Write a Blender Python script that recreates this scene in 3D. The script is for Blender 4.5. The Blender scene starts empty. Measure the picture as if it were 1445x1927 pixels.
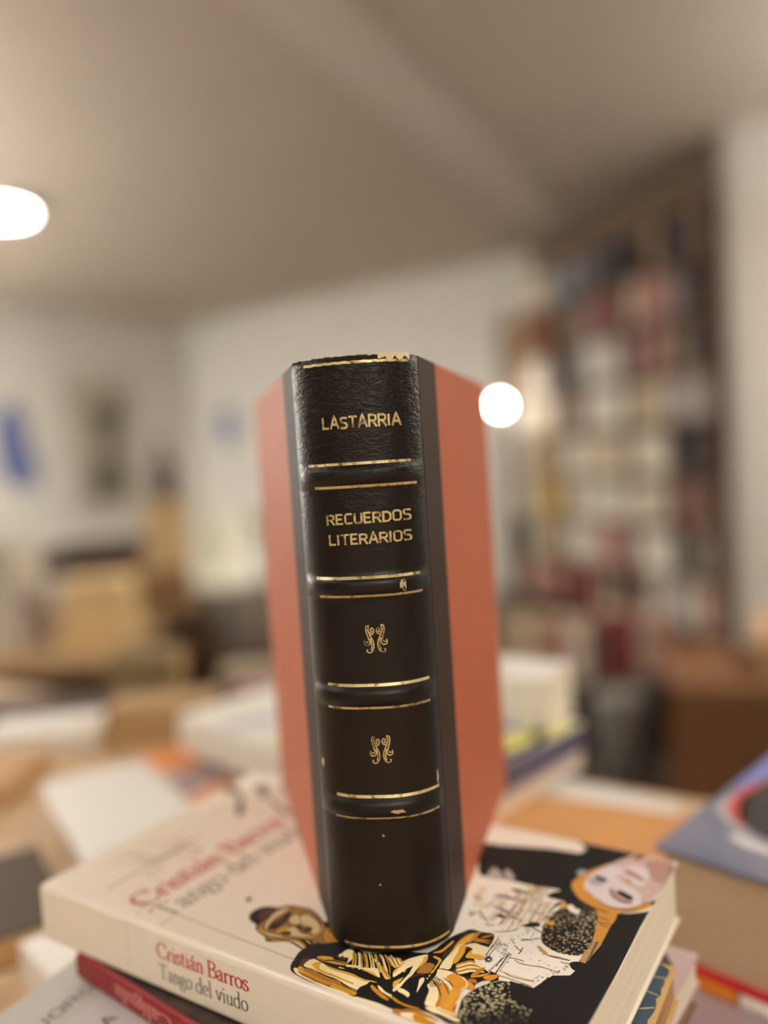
import bpy, bmesh, math, random
from mathutils import Vector, Matrix, Euler
from mathutils.geometry import tessellate_polygon
C = bpy.context.scene.collection
R = math.radians
CAMZ = 1.15
# ------------------------------------------------------------------ camera
cd = bpy.data.cameras.new('camera')
cam = bpy.data.objects.new('camera', cd); C.objects.link(cam)
cd.sensor_fit = 'VERTICAL'; cd.sensor_height = 36.0
cd.lens = 28.44; cd.clip_start = 0.01; cd.clip_end = 60
cam.location = (0, 0, CAMZ)
cam.rotation_euler = (Euler((R(90-3.514), 0, 0)).to_matrix() @ Matrix.Rotation(R(-3.692), 3, 'Z')).to_euler()
cd.dof.use_dof = True; cd.dof.focus_distance = 0.268; cd.dof.aperture_fstop = 2.1
bpy.context.scene.camera = cam
# ------------------------------------------------------------------ world, exposure
sc = bpy.context.scene
sc.view_settings.view_transform = 'Standard'; sc.view_settings.look = 'None'
sc.view_settings.gamma = 1; sc.view_settings.use_curve_mapping = False
sc.view_settings.exposure = 1.12
w = bpy.data.worlds.new('world'); sc.world = w; w.use_nodes = True
w.node_tree.nodes['Background'].inputs[0].default_value = (1, .9, .78, 1)
w.node_tree.nodes['Background'].inputs[1].default_value = 0.0
LAMP = 13.0        # radiance of the ceiling lamps
UP = 520.0         # radiance of the uplighters added to brighten the ceiling
# ------------------------------------------------------------------ materials
def lin(c):
    return tuple(((v/255)/12.92 if v/255 <= .04045 else ((v/255+.055)/1.055)**2.4) for v in c)
MC = {}
def mat(name, rgb, rough=.6, noise=0, scale=30, bump=0, bscale=200, metal=0, coat=0, rgb2=None, stretch=(1,1,1), spec=.5):
    if name in MC: return MC[name]
    m = bpy.data.materials.new(name); m.use_nodes = True
    nt = m.node_tree; b = nt.nodes['Principled BSDF']
    c = lin(rgb)+(1,)
    b.inputs['Base Color'].default_value = c; b.inputs['Roughness'].default_value = rough
    b.inputs['Metallic'].default_value = metal; b.inputs['Coat Weight'].default_value = coat
    b.inputs['Coat Roughness'].default_value = .15; b.inputs['Specular IOR Level'].default_value = spec
    tc = nt.nodes.new('ShaderNodeTexCoord'); mp = nt.nodes.new('ShaderNodeMapping')
    mp.inputs['Scale'].default_value = stretch
    nt.links.new(tc.outputs['Object'], mp.inputs['Vector'])
    if noise or rgb2:
        n = nt.nodes.new('ShaderNodeTexNoise'); n.inputs['Scale'].default_value = scale; n.inputs['Detail'].default_value = 5
        nt.links.new(mp.outputs[0], n.inputs['Vector'])
        r = nt.nodes.new('ShaderNodeValToRGB'); r.color_ramp.elements[0].position = .35; r.color_ramp.elements[1].position = .65
        d = lin(rgb2)+(1,) if rgb2 else tuple(v*(1-noise) for v in c[:3])+(1,)
        r.color_ramp.elements[0].color = d; r.color_ramp.elements[1].color = c
        nt.links.new(n.outputs['Fac'], r.inputs[0]); nt.links.new(r.outputs[0], b.inputs['Base Color'])
    if bump:
        n2 = nt.nodes.new('ShaderNodeTexNoise'); n2.inputs['Scale'].default_value = bscale; n2.inputs['Detail'].default_value = 4
        nt.links.new(mp.outputs[0], n2.inputs['Vector'])
        bp = nt.nodes.new('ShaderNodeBump'); bp.inputs['Strength'].default_value = bump; bp.inputs['Distance'].default_value = .0006
        nt.links.new(n2.outputs['Fac'], bp.inputs['Height']); nt.links.new(bp.outputs[0], b.inputs['Normal'])
    MC[name] = m
    return m
def emis(name, rgb, s):
    m = bpy.data.materials.new(name); m.use_nodes = True
    b = m.node_tree.nodes['Principled BSDF']
    b.inputs['Emission Color'].default_value = rgb+(1,); b.inputs['Emission Strength'].default_value = s
    return m
def pages(name, rgb, rgb2, horiz=True, sc_=1400):
    """cut page edges: fine lines stacked along local z"""
    if name in MC: return MC[name]
    m = mat(name, rgb, .75); nt = m.node_tree; b = nt.nodes['Principled BSDF']
    tc = nt.nodes['Texture Coordinate']; mp = nt.nodes['Mapping']
    mp.inputs['Scale'].default_value = (6, 6, sc_) if horiz else (sc_, 6, 6)
    n = nt.nodes.new('ShaderNodeTexNoise'); n.inputs['Scale'].default_value = 1; n.inputs['Detail'].default_value = 3
    nt.links.new(mp.outputs[0], n.inputs['Vector'])
    r = nt.nodes.new('ShaderNodeValToRGB'); r.color_ramp.elements[0].position = .3; r.color_ramp.elements[1].position = .7
    r.color_ramp.elements[0].color = lin(rgb2)+(1,); r.color_ramp.elements[1].color = lin(rgb)+(1,)
    nt.links.new(n.outputs['Fac'], r.inputs[0]); nt.links.new(r.outputs[0], b.inputs['Base Color'])
    bp = nt.nodes.new('ShaderNodeBump'); bp.inputs['Strength'].default_value = .35; bp.inputs['Distance'].default_value = .0004
    nt.links.new(n.outputs['Fac'], bp.inputs['Height']); nt.links.new(bp.outputs[0], b.inputs['Normal'])
    return m
# ------------------------------------------------------------------ object helpers
def link(name, me, m=None, parent=None, loc=None, rz=None):
    o = bpy.data.objects.new(name, me); C.objects.link(o)
    if m is not None:
        for x in (m if isinstance(m, (list, tuple)) else [m]): me.materials.append(x)
    if parent is not None: o.parent = parent
    if loc is not None: o.location = loc
    if rz is not None: o.rotation_euler = (0, 0, rz)
    return o
def tag(o, label=None, cat=None, group=None, kind=None):
    if label: o['label'] = label
    if cat: o['category'] = cat
    if group: o['group'] = group
    if kind: o['kind'] = kind
    return o
def empty(name, loc, rz=0, **k):
    o = bpy.data.objects.new(name, None); C.objects.link(o); o.location = loc; o.rotation_euler = (0, 0, rz)
    o.empty_display_size = .02
    return tag(o, **k)
def bm_new(): return bmesh.new()
def bm_mesh(bm, name, smooth=False):
    me = bpy.data.meshes.new(name); bmesh.ops.recalc_face_normals(bm, faces=bm.faces); bm.to_mesh(me); bm.free()
    if smooth:
        for p in me.polygons: p.use_smooth = True
    return me
def box(bm, x0, x1, y0, y1, z0, z1, bev=0, mi=0, M=None):
    r = bmesh.ops.create_cube(bm, size=1)
    vs = r['verts']
    for v in vs:
        v.co = Vector(((x0+x1)/2+v.co.x*(x1-x0), (y0+y1)/2+v.co.y*(y1-y0), (z0+z1)/2+v.co.z*(z1-z0)))
        if M is not None: v.co = M @ v.co
    fs = set(f for v in vs for f in v.link_faces)
    for f in fs: f.material_index = mi
    if bev:
        es = list(set(e for v in vs for e in v.link_edges))
        bmesh.ops.bevel(bm, geom=es, offset=bev, segments=3, profile=.5, affect='EDGES')
def cyl(bm, p, q, r0, r1=None, n=16, mi=0):
    p, q = Vector(p), Vector(q); r1 = r0 if r1 is None else r1
    d = q-p; rot = d.to_track_quat('Z', 'Y').to_matrix().to_4x4()
    M = Matrix.Translation((p+q)/2) @ rot
    g = bmesh.ops.create_cone(bm, cap_ends=True, segments=n, radius1=r0, radius2=r1, depth=d.length, matrix=M)
    for f in set(f for v in g['verts'] for f in v.link_faces): f.material_index = mi
def lathe(bm, prof, n=32, mi=0):
    rings = []
    for r, z in prof:
        rings.append([bm.verts.new((r*math.cos(2*math.pi*i/n), r*math.sin(2*math.pi*i/n), z)) for i in range(n)])
    for a, b in zip(rings, rings[1:]):
        for i in range(n):
            f = bm.faces.new((a[i], a[(i+1) % n], b[(i+1) % n], b[i])); f.material_index = mi
    for rg in (rings[0], rings[-1]):
        try: bm.faces.new(rg).material_index = mi
        except ValueError: pass
def prism(bm, prof, x0, x1, mi=0):
    """closed (y,z) profile extruded along x"""
    a = [bm.verts.new((x0, y, z)) for y, z in prof]; b = [bm.verts.new((x1, y, z)) for y, z in prof]
    n = len(prof)
    for i in range(n): bm.faces.new((a[i], a[(i+1) % n], b[(i+1) % n], b[i])).material_index = mi
    bm.faces.new(a).material_index = mi; bm.faces.new(b).material_index = mi
# ------------------------------------------------------------------ stroke lettering
def cat(pts, k=4):
    out = []; N = len(pts)
    for i in range(N-1):
        a, b, c, d = pts[max(i-1, 0)], pts[i], pts[i+1], pts[min(i+2, N-1)]
        for j in range(k):
            t = j/k
            out.append(tuple(.5*((2*b[q])+(c[q]-a[q])*t+(2*a[q]-5*b[q]+4*c[q]-d[q])*t*t+(3*b[q]-a[q]-3*c[q]+d[q])*t**3) for q in (0, 1)))
    out.append(tuple(pts[-1])); return out
def arc(cx, cy, rx, ry, a0, a1, n=12):
    return [(cx+rx*math.cos(R(a0+(a1-a0)*i/n)), cy+ry*math.sin(R(a0+(a1-a0)*i/n))) for i in range(n+1)]
# capitals, one unit high: (width, strokes)
CAPS = {
 'L': (.66, [[(.08,1),(.08,0)],[(.0,.08),(.64,.08)]]),
 'A': (.82, [[(.04,0),(.41,.97),(.78,0)],[(.16,.33),(.66,.33)]]),
 'S': (.70, [cat([(.66,.88),(.50,.93),(.14,.92),(.08,.72),(.2,.54),(.5,.48),(.62,.3),(.56,.1),(.2,.07),(.04,.12)],3)]),
 'T': (.76, [[(0,.92),(.76,.92)],[(.38,.92),(.38,0)]]),
 'R': (.76, [[(.08,0),(.08,1)],[(.08,.92),(.5,.92),(.66,.84),(.66,.58),(.5,.48),(.08,.48)],[(.4,.48),(.72,0)]]),
 'I': (.24, [[(.1,0),(.1,1)]]),
 'E': (.68, [[(.08,0),(.08,1)],[(0,.92),(.64,.92)],[(.08,.5),(.56,.5)],[(0,.08),(.66,.08)]]),
 'C': (.74, [[(.7,.9),(.2,.92),(.08,.78),(.08,.22),(.2,.08),(.7,.1)]]),
 'U': (.76, [[(.08,1),(.08,.24),(.2,.08),(.54,.08),(.68,.24),(.68,1)]]),
 'D': (.76, [[(.08,0),(.08,1)],[(.0,.92),(.46,.92),(.68,.72),(.68,.28),(.46,.08),(0,.08)]]),
 'O': (.78, [[(.2,.92),(.56,.92),(.7,.78),(.7,.22),(.56,.08),(.2,.08),(.08,.22),(.08,.78),(.2,.92),(.3,.92)]]),
 'J': (.5, [[(.4,1),(.4,.2),(.28,.06),(.02,.1)]]),
 'G': (.78, [[(.7,.9),(.2,.92),(.08,.78),(.08,.22),(.2,.08),(.7,.1),(.7,.48),(.42,.48)]]),
}
# roman lower case and capitals: x-height .62, capital 1 (width, strokes, dots, serifs)
def o_(cx, rx, y0=.0, y1=.62): return arc(cx, (y0+y1)/2, rx, (y1-y0)/2, 60, 424, 20)
ROM = {
 'C': (.78, [cat([(.70,.72),(.66,.9),(.46,.99),(.2,.88),(.07,.52),(.18,.14),(.44,.01),(.66,.1),(.74,.26)])], [], [(.70,.72,.70,.97)]),
 'B': (.66, [[(.16,0),(.16,1)],cat([(.05,.985),(.34,.98),(.54,.9),(.54,.66),(.36,.54),(.16,.53)]),cat([(.3,.53),(.56,.46),(.62,.24),(.46,.04),(.05,.015)])], [], []),
 'T': (.70, [[(.36,0),(.36,.98)],[(.04,.97),(.68,.97)]], [], [(.24,.01,.48,.01),(.04,.97,.03,.78),(.68,.97,.69,.78)]),
 'r': (.38, [[(.13,0),(.13,.58)],cat([(.13,.44),(.22,.58),(.36,.58)])], [(.34,.55,.05)], [(.02,.01,.25,.01),(.02,.57,.13,.6)]),
 'i': (.26, [[(.13,0),(.13,.6)]], [(.13,.85,.065)], [(.02,.01,.24,.01),(.02,.57,.13,.6)]),
 's': (.40, [cat([(.33,.5),(.26,.6),(.12,.6),(.06,.48),(.16,.35),(.3,.26),(.34,.12),(.22,.01),(.08,.03),(.04,.16)])], [], []),
 't': (.34, [cat([(.15,.82),(.14,.5),(.14,.12),(.2,.01),(.33,.05)])], [], [(.02,.6,.32,.6)]),
 'a': (.46, [cat([(.08,.5),(.16,.6),(.28,.6),(.33,.48),(.33,.1),(.38,.01),(.46,.04)]),cat([(.33,.38),(.14,.3),(.06,.16),(.12,.02),(.24,.03),(.33,.14)])], [(.09,.5,.045)], []),
 'n': (.54, [[(.13,0),(.13,.58)],cat([(.13,.46),(.24,.59),(.36,.59),(.42,.46),(.42,.0)])], [], [(.02,.01,.24,.01),(.32,.01,.53,.01),(.02,.57,.13,.6)]),
 'o': (.52, [o_(.26,.21,.01,.61)], [], []),
 'g': (.48, [arc(.22,.43,.155,.175,0,360,18),cat([(.1,.28),(.08,.16),(.2,.1),(.38,.05),(.42,-.1),(.3,-.25),(.12,-.25),(.04,-.13),(.1,-.02),(.18,.08)])], [], [(.34,.55,.48,.58)]),
 'd': (.54, [[(.42,.0),(.42,1.02)],cat([(.42,.14),(.32,.02),(.18,.01),(.06,.16),(.07,.42),(.2,.59),(.34,.58),(.42,.48)])], [], [(.31,1,.42,1.03),(.42,.01,.54,.03)]),
 'e': (.46, [cat([(.07,.34),(.39,.36),(.38,.52),(.26,.61),(.12,.54),(.05,.3),(.1,.1),(.24,.01),(.4,.1)])], [], []),
 'l': (.27, [[(.13,0),(.13,1.02)]], [], [(.02,.01,.24,.01),(.02,1,.13,1.03)]),
 'v': (.50, [[(.07,.59),(.25,.02)],[(.25,.02),(.43,.59)]], [], [(.0,.6,.17,.6),(.34,.6,.5,.6)]),
 'u': (.55, [cat([(.13,.59),(.13,.2),(.2,.02),(.32,.03),(.42,.14)]),[(.42,.59),(.42,.0)]], [], [(.02,.59,.13,.6),(.31,.59,.42,.6),(.42,.01,.54,.03)]),
 ' ': (.26, [], [], []),
}
ROM['á'] = (ROM['a'][0], ROM['a'][1]+[[(.2,.72),(.34,.92)]], ROM['a'][2], ROM['a'][3])
ROM['í'] = (ROM['i'][0], ROM['i'][1]+[[(.1,.72),(.24,.92)]], [], ROM['i'][3])
def ribbon(bm, pts, wfun, place, mi=0, seg=None):
    if seg:
        q = []
        for a, b in zip(pts, pts[1:]):
            k = max(1, int(math.hypot(b[0]-a[0], b[1]-a[1])/seg))
            q += [(a[0]+(b[0]-a[0])*i/k, a[1]+(b[1]-a[1])*i/k) for i in range(k)]
        pts = q+[pts[-1]]
    N = len(pts); prev = None
    for i, p in enumerate(pts):
        a, b = pts[max(i-1, 0)], pts[min(i+1, N-1)]
        dx, dy = b[0]-a[0], b[1]-a[1]; L = math.hypot(dx, dy) or 1; dx /= L; dy /= L
        w = wfun(dx, dy)/2
        cur = (bm.verts.new(place(p[0]-dy*w, p[1]+dx*w)), bm.verts.new(place(p[0]+dy*w, p[1]-dx*w)))
        if prev: bm.faces.new((prev[0], prev[1], cur[1], cur[0])).material_index = mi
        prev = cur
def roman(bm, text, place, h, total, thick=.13, thin=.045, mi=0):
    """place(x,y) gives the 3D point; text starts at x=0 and is `total` wide"""
    W = sum(ROM[c][0] for c in text)*h; sx = total/W
    x = 0
    for c in text:
        wd, st, dots, ser = ROM[c]
        f = lambda a, b, x=x: place((x+a*h)*sx, b*h)
        wf = lambda dx, dy: thin+(thick-thin)*abs(dy*.96-dx*.28)
        for s in st: ribbon(bm, s, wf, f, mi)
        for s in ser: ribbon(bm, [(s[0], s[1]), (s[2], s[3])], lambda a, b: thin*1.1, f, mi)
        for dx, dy, r in dots:
            bm.faces.new([bm.verts.new(f(dx+r*math.cos(a*math.pi/4), dy+r*math.sin(a*math.pi/4))) for a in range(8)]).material_index = mi
        x += wd*h
def caps(bm, text, place, h, total, wt=.16, mi=0, jit=0, rs=random.Random(3)):
    W = sum(CAPS[c][0]+.1 for c in text)*h; sx = total/W; x = 0
    for c in text:
        wd, st = CAPS[c]; s = 1+rs.uniform(-jit, jit)*1.2; dy = rs.uniform(-jit, jit)*.35; rot = rs.uniform(-jit, jit)*.4
        if c == 'A' and jit: s = 1.14; dy = .0
        def f(a, b, x=x, s=s, dy=dy, rot=rot): return place((x+(a+b*rot*.3)*h)*sx, (b*s+dy)*h)
        for q in st: ribbon(bm, q, lambda a, b: wt, f, mi, seg=.2)
        x += (wd+.1)*h
ART = [
('K',0,'261 1403 1393 1348 1582 1148 2041 1285 2131 1358 2270 1335 2298 1273 2292 809 2298 508 2301 263 2295 19 2000 -74 1938 142 1970 425 1974 596 1611 910 1465 1203'),
('W',0,'1432 1269 1578 1297 1904 1318 1934 1264 1928 1230 1811 1215 1634 1173 1568 1152 1457 1116'),
('K',0,'1886 1402 2135 1465 2226 1328 2049 1258 1931 1221 1936 1286'),
('W',0,'1216 717 1633 864 1651 887 1756 902 1857 902 1951 923 1998 878 2093 806 2145 952 2172 965 2186 884 2182 703 2181 502 2166 433 2092 335 2083 336 1980 318 1960 341 1876 222 1745 245 1470 340'),
('T',0,'2141 901 2145 952 2212 877 2197 850 2200 765 2205 645 2191 523 2173 514 2162 606 2171 679 2157 781'),
('N',1,'2165 875 2167 861 2170 841 2174 818 2177 794 2179 771 2180 747 2181 720 2182 689 2184 650 2187 605 2189 564 2190 536 2199 533 2198 561 2196 602 2194 647 2192 686 2191 716 2189 743 2188 768 2186 792 2184 817 2180 840 2177 861 2174 875'),
('F',0,'1914 184 1918 215 1934 258 1972 317 2054 339 2093 333 2109 404 2156 422 2178 410 2171 292 2186 169 2156 10 2014 28 1934 113'),
('K',0,'2010 334 2089 334 2120 421 2173 449 2194 541 2214 616 2270 612 2301 263 2295 19 2208 38 2123 239 2046 254'),
('F',0,'1998 878 1994 913 1990 950 1994 970 2011 959 2036 931 2058 908 2074 899 2088 895 2101 889 2114 878 2125 864 2135 846 2144 821 2152 791 2159 763 2163 739 2167 717 2169 696 2172 677 2175 660 2176 644 2175 626 2173 609 2170 594 2168 580 2164 567 2157 557 2145 551 2129 547 2114 545 2100 543 2086 544 2072 546 2057 552 2042 559 2029 568 2019 578 2012 590 2006 606 1999 627 1993 652 1989 677 1986 700 1985 722 1987 744 1991 765 1999 786 2003 808 2003 830 2000 853'),
('F',0,'2169 750 2168 737 2161 733 2153 740 2152 752 2159 759 2167 753'),
('F',0,'2173 727 2172 718 2167 715 2161 720 2160 729 2165 734 2171 730'),
('F',0,'2179 707 2179 695 2171 691 2164 698 2163 710 2169 716 2178 710'),
('F',0,'2180 686 2180 676 2174 672 2167 678 2167 688 2172 693 2179 688'),
('F',0,'2181 665 2181 656 2175 652 2168 657 2168 667 2173 672 2180 668'),
('F',0,'2178 645 2178 639 2174 636 2170 640 2169 646 2173 649 2177 647'),
('F',0,'2179 629 2179 617 2171 613 2164 619 2163 631 2170 637 2177 632'),
('F',0,'2170 610 2170 605 2167 604 2164 606 2164 611 2166 613 2169 611'),
('F',0,'2165 596 2165 590 2161 587 2157 591 2157 597 2160 600 2165 598'),
('F',0,'2159 584 2159 576 2154 573 2149 578 2149 585 2153 589 2158 586'),
('F',0,'2152 574 2152 565 2146 561 2139 566 2138 576 2144 581 2151 577'),
('F',0,'2140 565 2140 559 2136 557 2132 560 2132 566 2135 569 2139 567'),
('F',0,'2132 561 2132 551 2126 547 2118 552 2118 563 2124 568 2131 564'),
('F',0,'2121 559 2121 547 2114 543 2106 549 2105 560 2112 566 2120 561'),
('F',0,'2105 556 2105 551 2102 548 2098 551 2097 557 2100 560 2105 558'),
('F',0,'2095 560 2095 551 2089 548 2083 552 2082 561 2087 566 2093 562'),
('F',0,'2079 563 2079 559 2076 557 2073 559 2072 564 2075 567 2078 565'),
('F',0,'2068 572 2068 565 2063 562 2058 566 2057 573 2061 577 2067 574'),
('F',0,'2053 581 2053 576 2050 574 2047 577 2046 582 2049 585 2052 582'),
('F',0,'2045 596 2045 585 2038 580 2030 586 2029 598 2035 604 2043 599'),
('F',0,'2031 609 2031 602 2026 598 2020 603 2019 611 2024 615 2029 611'),
('F',0,'2022 627 2022 616 2015 611 2007 618 2005 629 2012 636 2020 630'),
('F',0,'2011 645 2011 635 2005 631 1997 637 1996 647 2002 653 2010 648'),
('F',0,'2003 666 2003 654 1996 650 1988 656 1987 668 1993 674 2001 669'),
('F',0,'1992 685 1992 679 1988 676 1984 680 1983 686 1986 689 1991 686'),
('F',0,'1985 706 1986 701 1982 698 1978 702 1977 707 1981 710 1985 708'),
('F',0,'1984 730 1984 720 1978 716 1972 722 1970 732 1976 737 1983 732'),
('F',0,'1980 750 1980 744 1976 741 1971 745 1971 752 1974 755 1979 752'),
('F',0,'1982 773 1983 762 1976 758 1968 764 1967 775 1973 781 1981 776'),
('F',0,'1982 792 1983 784 1977 781 1972 786 1971 794 1975 799 1981 795'),
('F',0,'1987 812 1987 802 1981 798 1975 804 1974 814 1979 819 1985 814'),
('F',0,'1995 829 1995 817 1987 812 1979 819 1977 832 1984 839 1993 833'),
('F',0,'2000 843 2000 833 1994 830 1988 835 1987 845 1992 850 1999 846'),
('F',0,'2007 854 2007 847 2003 845 1999 849 1998 855 2002 859 2006 856'),
('F',0,'2018 863 2018 856 2014 854 2010 858 2009 865 2012 868 2017 865'),
('F',0,'2032 870 2032 860 2026 856 2020 862 2019 872 2024 877 2031 873'),
('F',0,'2045 873 2045 863 2039 859 2033 865 2032 875 2037 880 2044 875'),
('F',0,'2059 872 2059 862 2053 858 2046 864 2045 875 2051 880 2058 875'),
('F',0,'2072 868 2072 859 2067 856 2061 861 2060 870 2065 875 2071 870'),
('F',0,'2087 862 2087 851 2081 847 2074 854 2073 864 2079 870 2086 865'),
('F',0,'2100 851 2100 843 2095 840 2090 845 2089 853 2093 858 2099 854'),
('F',0,'2115 840 2115 829 2109 825 2102 831 2101 842 2107 847 2114 842'),
('F',0,'2128 825 2128 814 2121 810 2114 816 2113 828 2119 833 2127 828'),
('F',0,'2137 807 2137 800 2133 798 2129 801 2128 808 2132 812 2136 808'),
('F',0,'2149 789 2149 781 2144 778 2139 782 2138 790 2142 795 2148 791'),
('F',0,'2159 769 2158 760 2153 757 2147 762 2147 771 2152 776 2158 772'),
('G',0,'1663 884 1654 904 1651 934 1650 956 1650 965 1652 966 1657 964 1667 961 1679 955 1690 947 1702 936 1713 923 1721 912 1726 904 1728 898 1723 892 1706 886 1682 881'),
('G',0,'1708 949 1705 961 1705 972 1709 978 1715 976 1725 969 1734 961 1744 952 1754 942 1761 932 1765 924 1765 917 1763 912 1757 908 1747 904 1737 907 1727 917 1716 934'),
('K',0,'1929 855 1927 867 1934 885 1943 900 1956 913 1971 923 1985 928 1998 927 2009 921 2017 911 2020 895 2020 875 2016 860 2010 854 2000 853 1988 852 1968 851 1944 850'),
('K',0,'1786 846 1791 849 1800 852 1809 854 1819 854 1828 852 1837 851 1847 853 1857 854 1863 854 1864 850 1862 843 1857 838 1848 836 1836 835 1824 835 1814 834 1805 834 1797 835 1791 838 1786 842'),
('K',0,'1748 778 1754 782 1763 787 1773 790 1785 791 1798 791 1811 790 1826 788 1841 786 1850 784 1850 781 1844 779 1836 777 1827 776 1816 777 1803 776 1788 774 1772 771 1759 770 1752 772 1748 774'),
('K',0,'1805 645 1806 650 1810 657 1816 663 1821 665 1828 666 1834 666 1840 664 1846 662 1850 659 1851 655 1849 651 1845 648 1839 647 1831 646 1824 646 1816 645 1809 644'),
('G',0,'1785 701 1787 704 1797 706 1808 707 1825 706 1844 704 1857 701 1861 698 1860 694 1855 691 1844 690 1829 691 1815 692 1802 695 1790 698'),
('G',0,'1738 653 1739 655 1744 654 1753 649 1770 635 1791 617 1804 604 1807 599 1804 597 1797 600 1784 608 1768 621 1755 632 1746 641 1740 648'),
('T2',0,'1708 745 1710 740 1710 733 1710 728 1707 725 1704 722 1700 721 1695 721 1690 721 1686 723 1683 725 1680 728 1678 731 1676 735 1674 740 1674 744 1676 748 1681 752 1686 755 1691 756 1697 756 1702 755 1705 753 1707 749'),
('C',0,'1756 693 1760 688 1763 682 1764 677 1761 676 1755 676 1749 676 1745 675 1742 673 1738 673 1734 674 1730 677 1728 681 1727 686 1727 692 1728 697 1730 701 1733 704 1736 706 1739 706 1743 705 1746 703 1749 701 1753 697'),
('T2',0,'1740 631 1741 627 1739 623 1738 620 1738 615 1738 611 1737 608 1733 605 1729 604 1725 605 1722 608 1718 614 1715 619 1712 626 1711 633 1711 638 1714 639 1719 637 1724 637 1727 639 1728 642 1731 643 1734 640 1738 635'),
('C',0,'1811 733 1813 729 1814 724 1814 720 1812 716 1809 713 1806 710 1803 710 1800 710 1796 712 1793 715 1789 718 1786 722 1783 726 1781 731 1780 736 1782 741 1786 745 1790 749 1795 750 1800 749 1805 747 1807 744 1809 738'),
('T2',0,'1842 812 1843 809 1844 806 1845 802 1844 795 1842 788 1840 783 1837 781 1832 782 1829 784 1825 789 1822 796 1820 802 1817 808 1815 813 1814 819 1815 824 1817 830 1820 833 1827 830 1836 825 1842 820 1844 817 1843 814'),
('C',0,'1850 894 1852 888 1853 882 1854 877 1854 873 1853 869 1850 867 1846 869 1841 871 1836 874 1830 876 1825 879 1822 882 1824 886 1828 892 1832 897 1833 900 1835 904 1836 906 1839 909 1842 910 1845 910 1847 906 1849 900'),
('T2',0,'1891 887 1893 882 1895 877 1896 873 1893 869 1889 866 1885 864 1881 860 1877 857 1874 857 1872 862 1871 870 1869 878 1866 884 1862 890 1860 895 1861 900 1865 904 1869 906 1875 907 1881 905 1886 902 1888 898 1889 893'),
('C',0,'1701 794 1703 787 1705 780 1706 775 1704 773 1700 772 1696 772 1692 768 1687 765 1683 764 1677 767 1672 773 1668 779 1670 784 1674 789 1678 794 1678 800 1677 808 1678 813 1683 813 1691 811 1696 808 1699 804 1700 799'),
('T2',0,'1879 671 1878 666 1876 660 1873 655 1871 652 1870 649 1867 648 1865 647 1862 647 1859 649 1857 651 1855 655 1853 659 1850 662 1846 665 1844 668 1846 673 1850 677 1855 681 1859 682 1865 683 1870 682 1874 679 1877 675'),
('C',0,'1820 641 1821 638 1821 635 1820 630 1818 624 1816 618 1813 613 1810 611 1806 612 1802 614 1797 617 1790 621 1786 625 1787 629 1790 633 1793 637 1795 641 1796 645 1798 648 1802 648 1805 647 1809 646 1813 645 1817 643'),
('T2',0,'1875 790 1877 785 1879 780 1879 775 1878 772 1876 769 1873 767 1868 766 1862 767 1857 768 1853 770 1849 773 1847 777 1847 782 1848 789 1850 796 1852 802 1854 808 1857 811 1861 811 1866 808 1870 805 1873 800 1874 795'),
('N',1,'1841 762 1842 748 1843 729 1844 707 1846 686 1846 665 1847 643 1848 623 1848 610 1853 607 1853 621 1852 640 1851 662 1850 683 1849 704 1848 726 1847 746 1846 759'),
('T2',1,'1846 776 1848 760 1850 738 1853 713 1855 690 1856 667 1858 643 1860 621 1861 606 1865 604 1864 619 1863 640 1861 665 1859 688 1857 711 1855 736 1853 758 1851 773'),
('C',1,'1856 781 1858 765 1860 742 1863 717 1865 694 1866 672 1867 649 1867 629 1868 616 1871 614 1870 628 1870 648 1869 671 1867 693 1865 716 1863 741 1860 764 1859 780'),
('N',1,'1862 792 1864 775 1867 751 1870 725 1873 699 1876 672 1880 643 1883 617 1886 600 1889 598 1887 616 1884 642 1880 671 1877 698 1874 723 1871 750 1868 773 1866 790'),
('T2',1,'1869 802 1872 784 1875 758 1879 730 1883 703 1886 677 1889 649 1891 624 1893 607 1896 606 1894 623 1891 648 1888 676 1885 702 1882 729 1878 757 1875 783 1872 801'),
('C',1,'1877 809 1880 790 1884 763 1888 734 1891 708 1893 685 1894 662 1894 642 1894 628 1897 627 1897 640 1897 660 1896 683 1894 707 1891 733 1887 762 1883 789 1880 808'),
('N',1,'1894 795 1895 780 1897 759 1899 735 1900 712 1902 689 1903 664 1905 642 1906 627 1909 626 1908 641 1906 663 1905 688 1903 711 1902 734 1900 757 1899 779 1898 793'),
('T2',1,'1897 817 1899 799 1902 773 1906 744 1910 717 1913 689 1916 661 1919 635 1920 618 1923 617 1921 634 1918 660 1915 688 1912 716 1909 743 1905 772 1902 798 1899 816'),
('C',1,'1905 821 1907 803 1911 777 1914 748 1917 722 1920 696 1922 669 1924 646 1925 630 1929 628 1928 644 1927 667 1924 694 1922 720 1919 746 1916 775 1912 801 1910 819'),
('N',1,'1921 809 1922 794 1923 774 1925 750 1926 726 1929 699 1933 669 1936 642 1938 623 1943 622 1940 640 1937 667 1934 697 1931 724 1929 748 1928 771 1927 792 1926 806'),
('T2',1,'1928 820 1929 804 1931 781 1933 756 1935 731 1938 704 1941 675 1943 649 1945 632 1950 630 1948 648 1945 674 1942 702 1940 729 1938 754 1935 779 1934 802 1932 818'),
('C',1,'1941 817 1941 803 1942 782 1943 759 1945 735 1948 708 1951 678 1954 651 1956 632 1959 631 1957 650 1954 677 1951 707 1948 734 1946 757 1945 781 1944 801 1944 815'),
('N',1,'1950 821 1950 807 1951 786 1952 763 1953 739 1956 714 1958 685 1961 660 1962 642 1966 641 1964 658 1962 684 1959 712 1957 738 1956 761 1955 784 1954 805 1953 819'),
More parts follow.
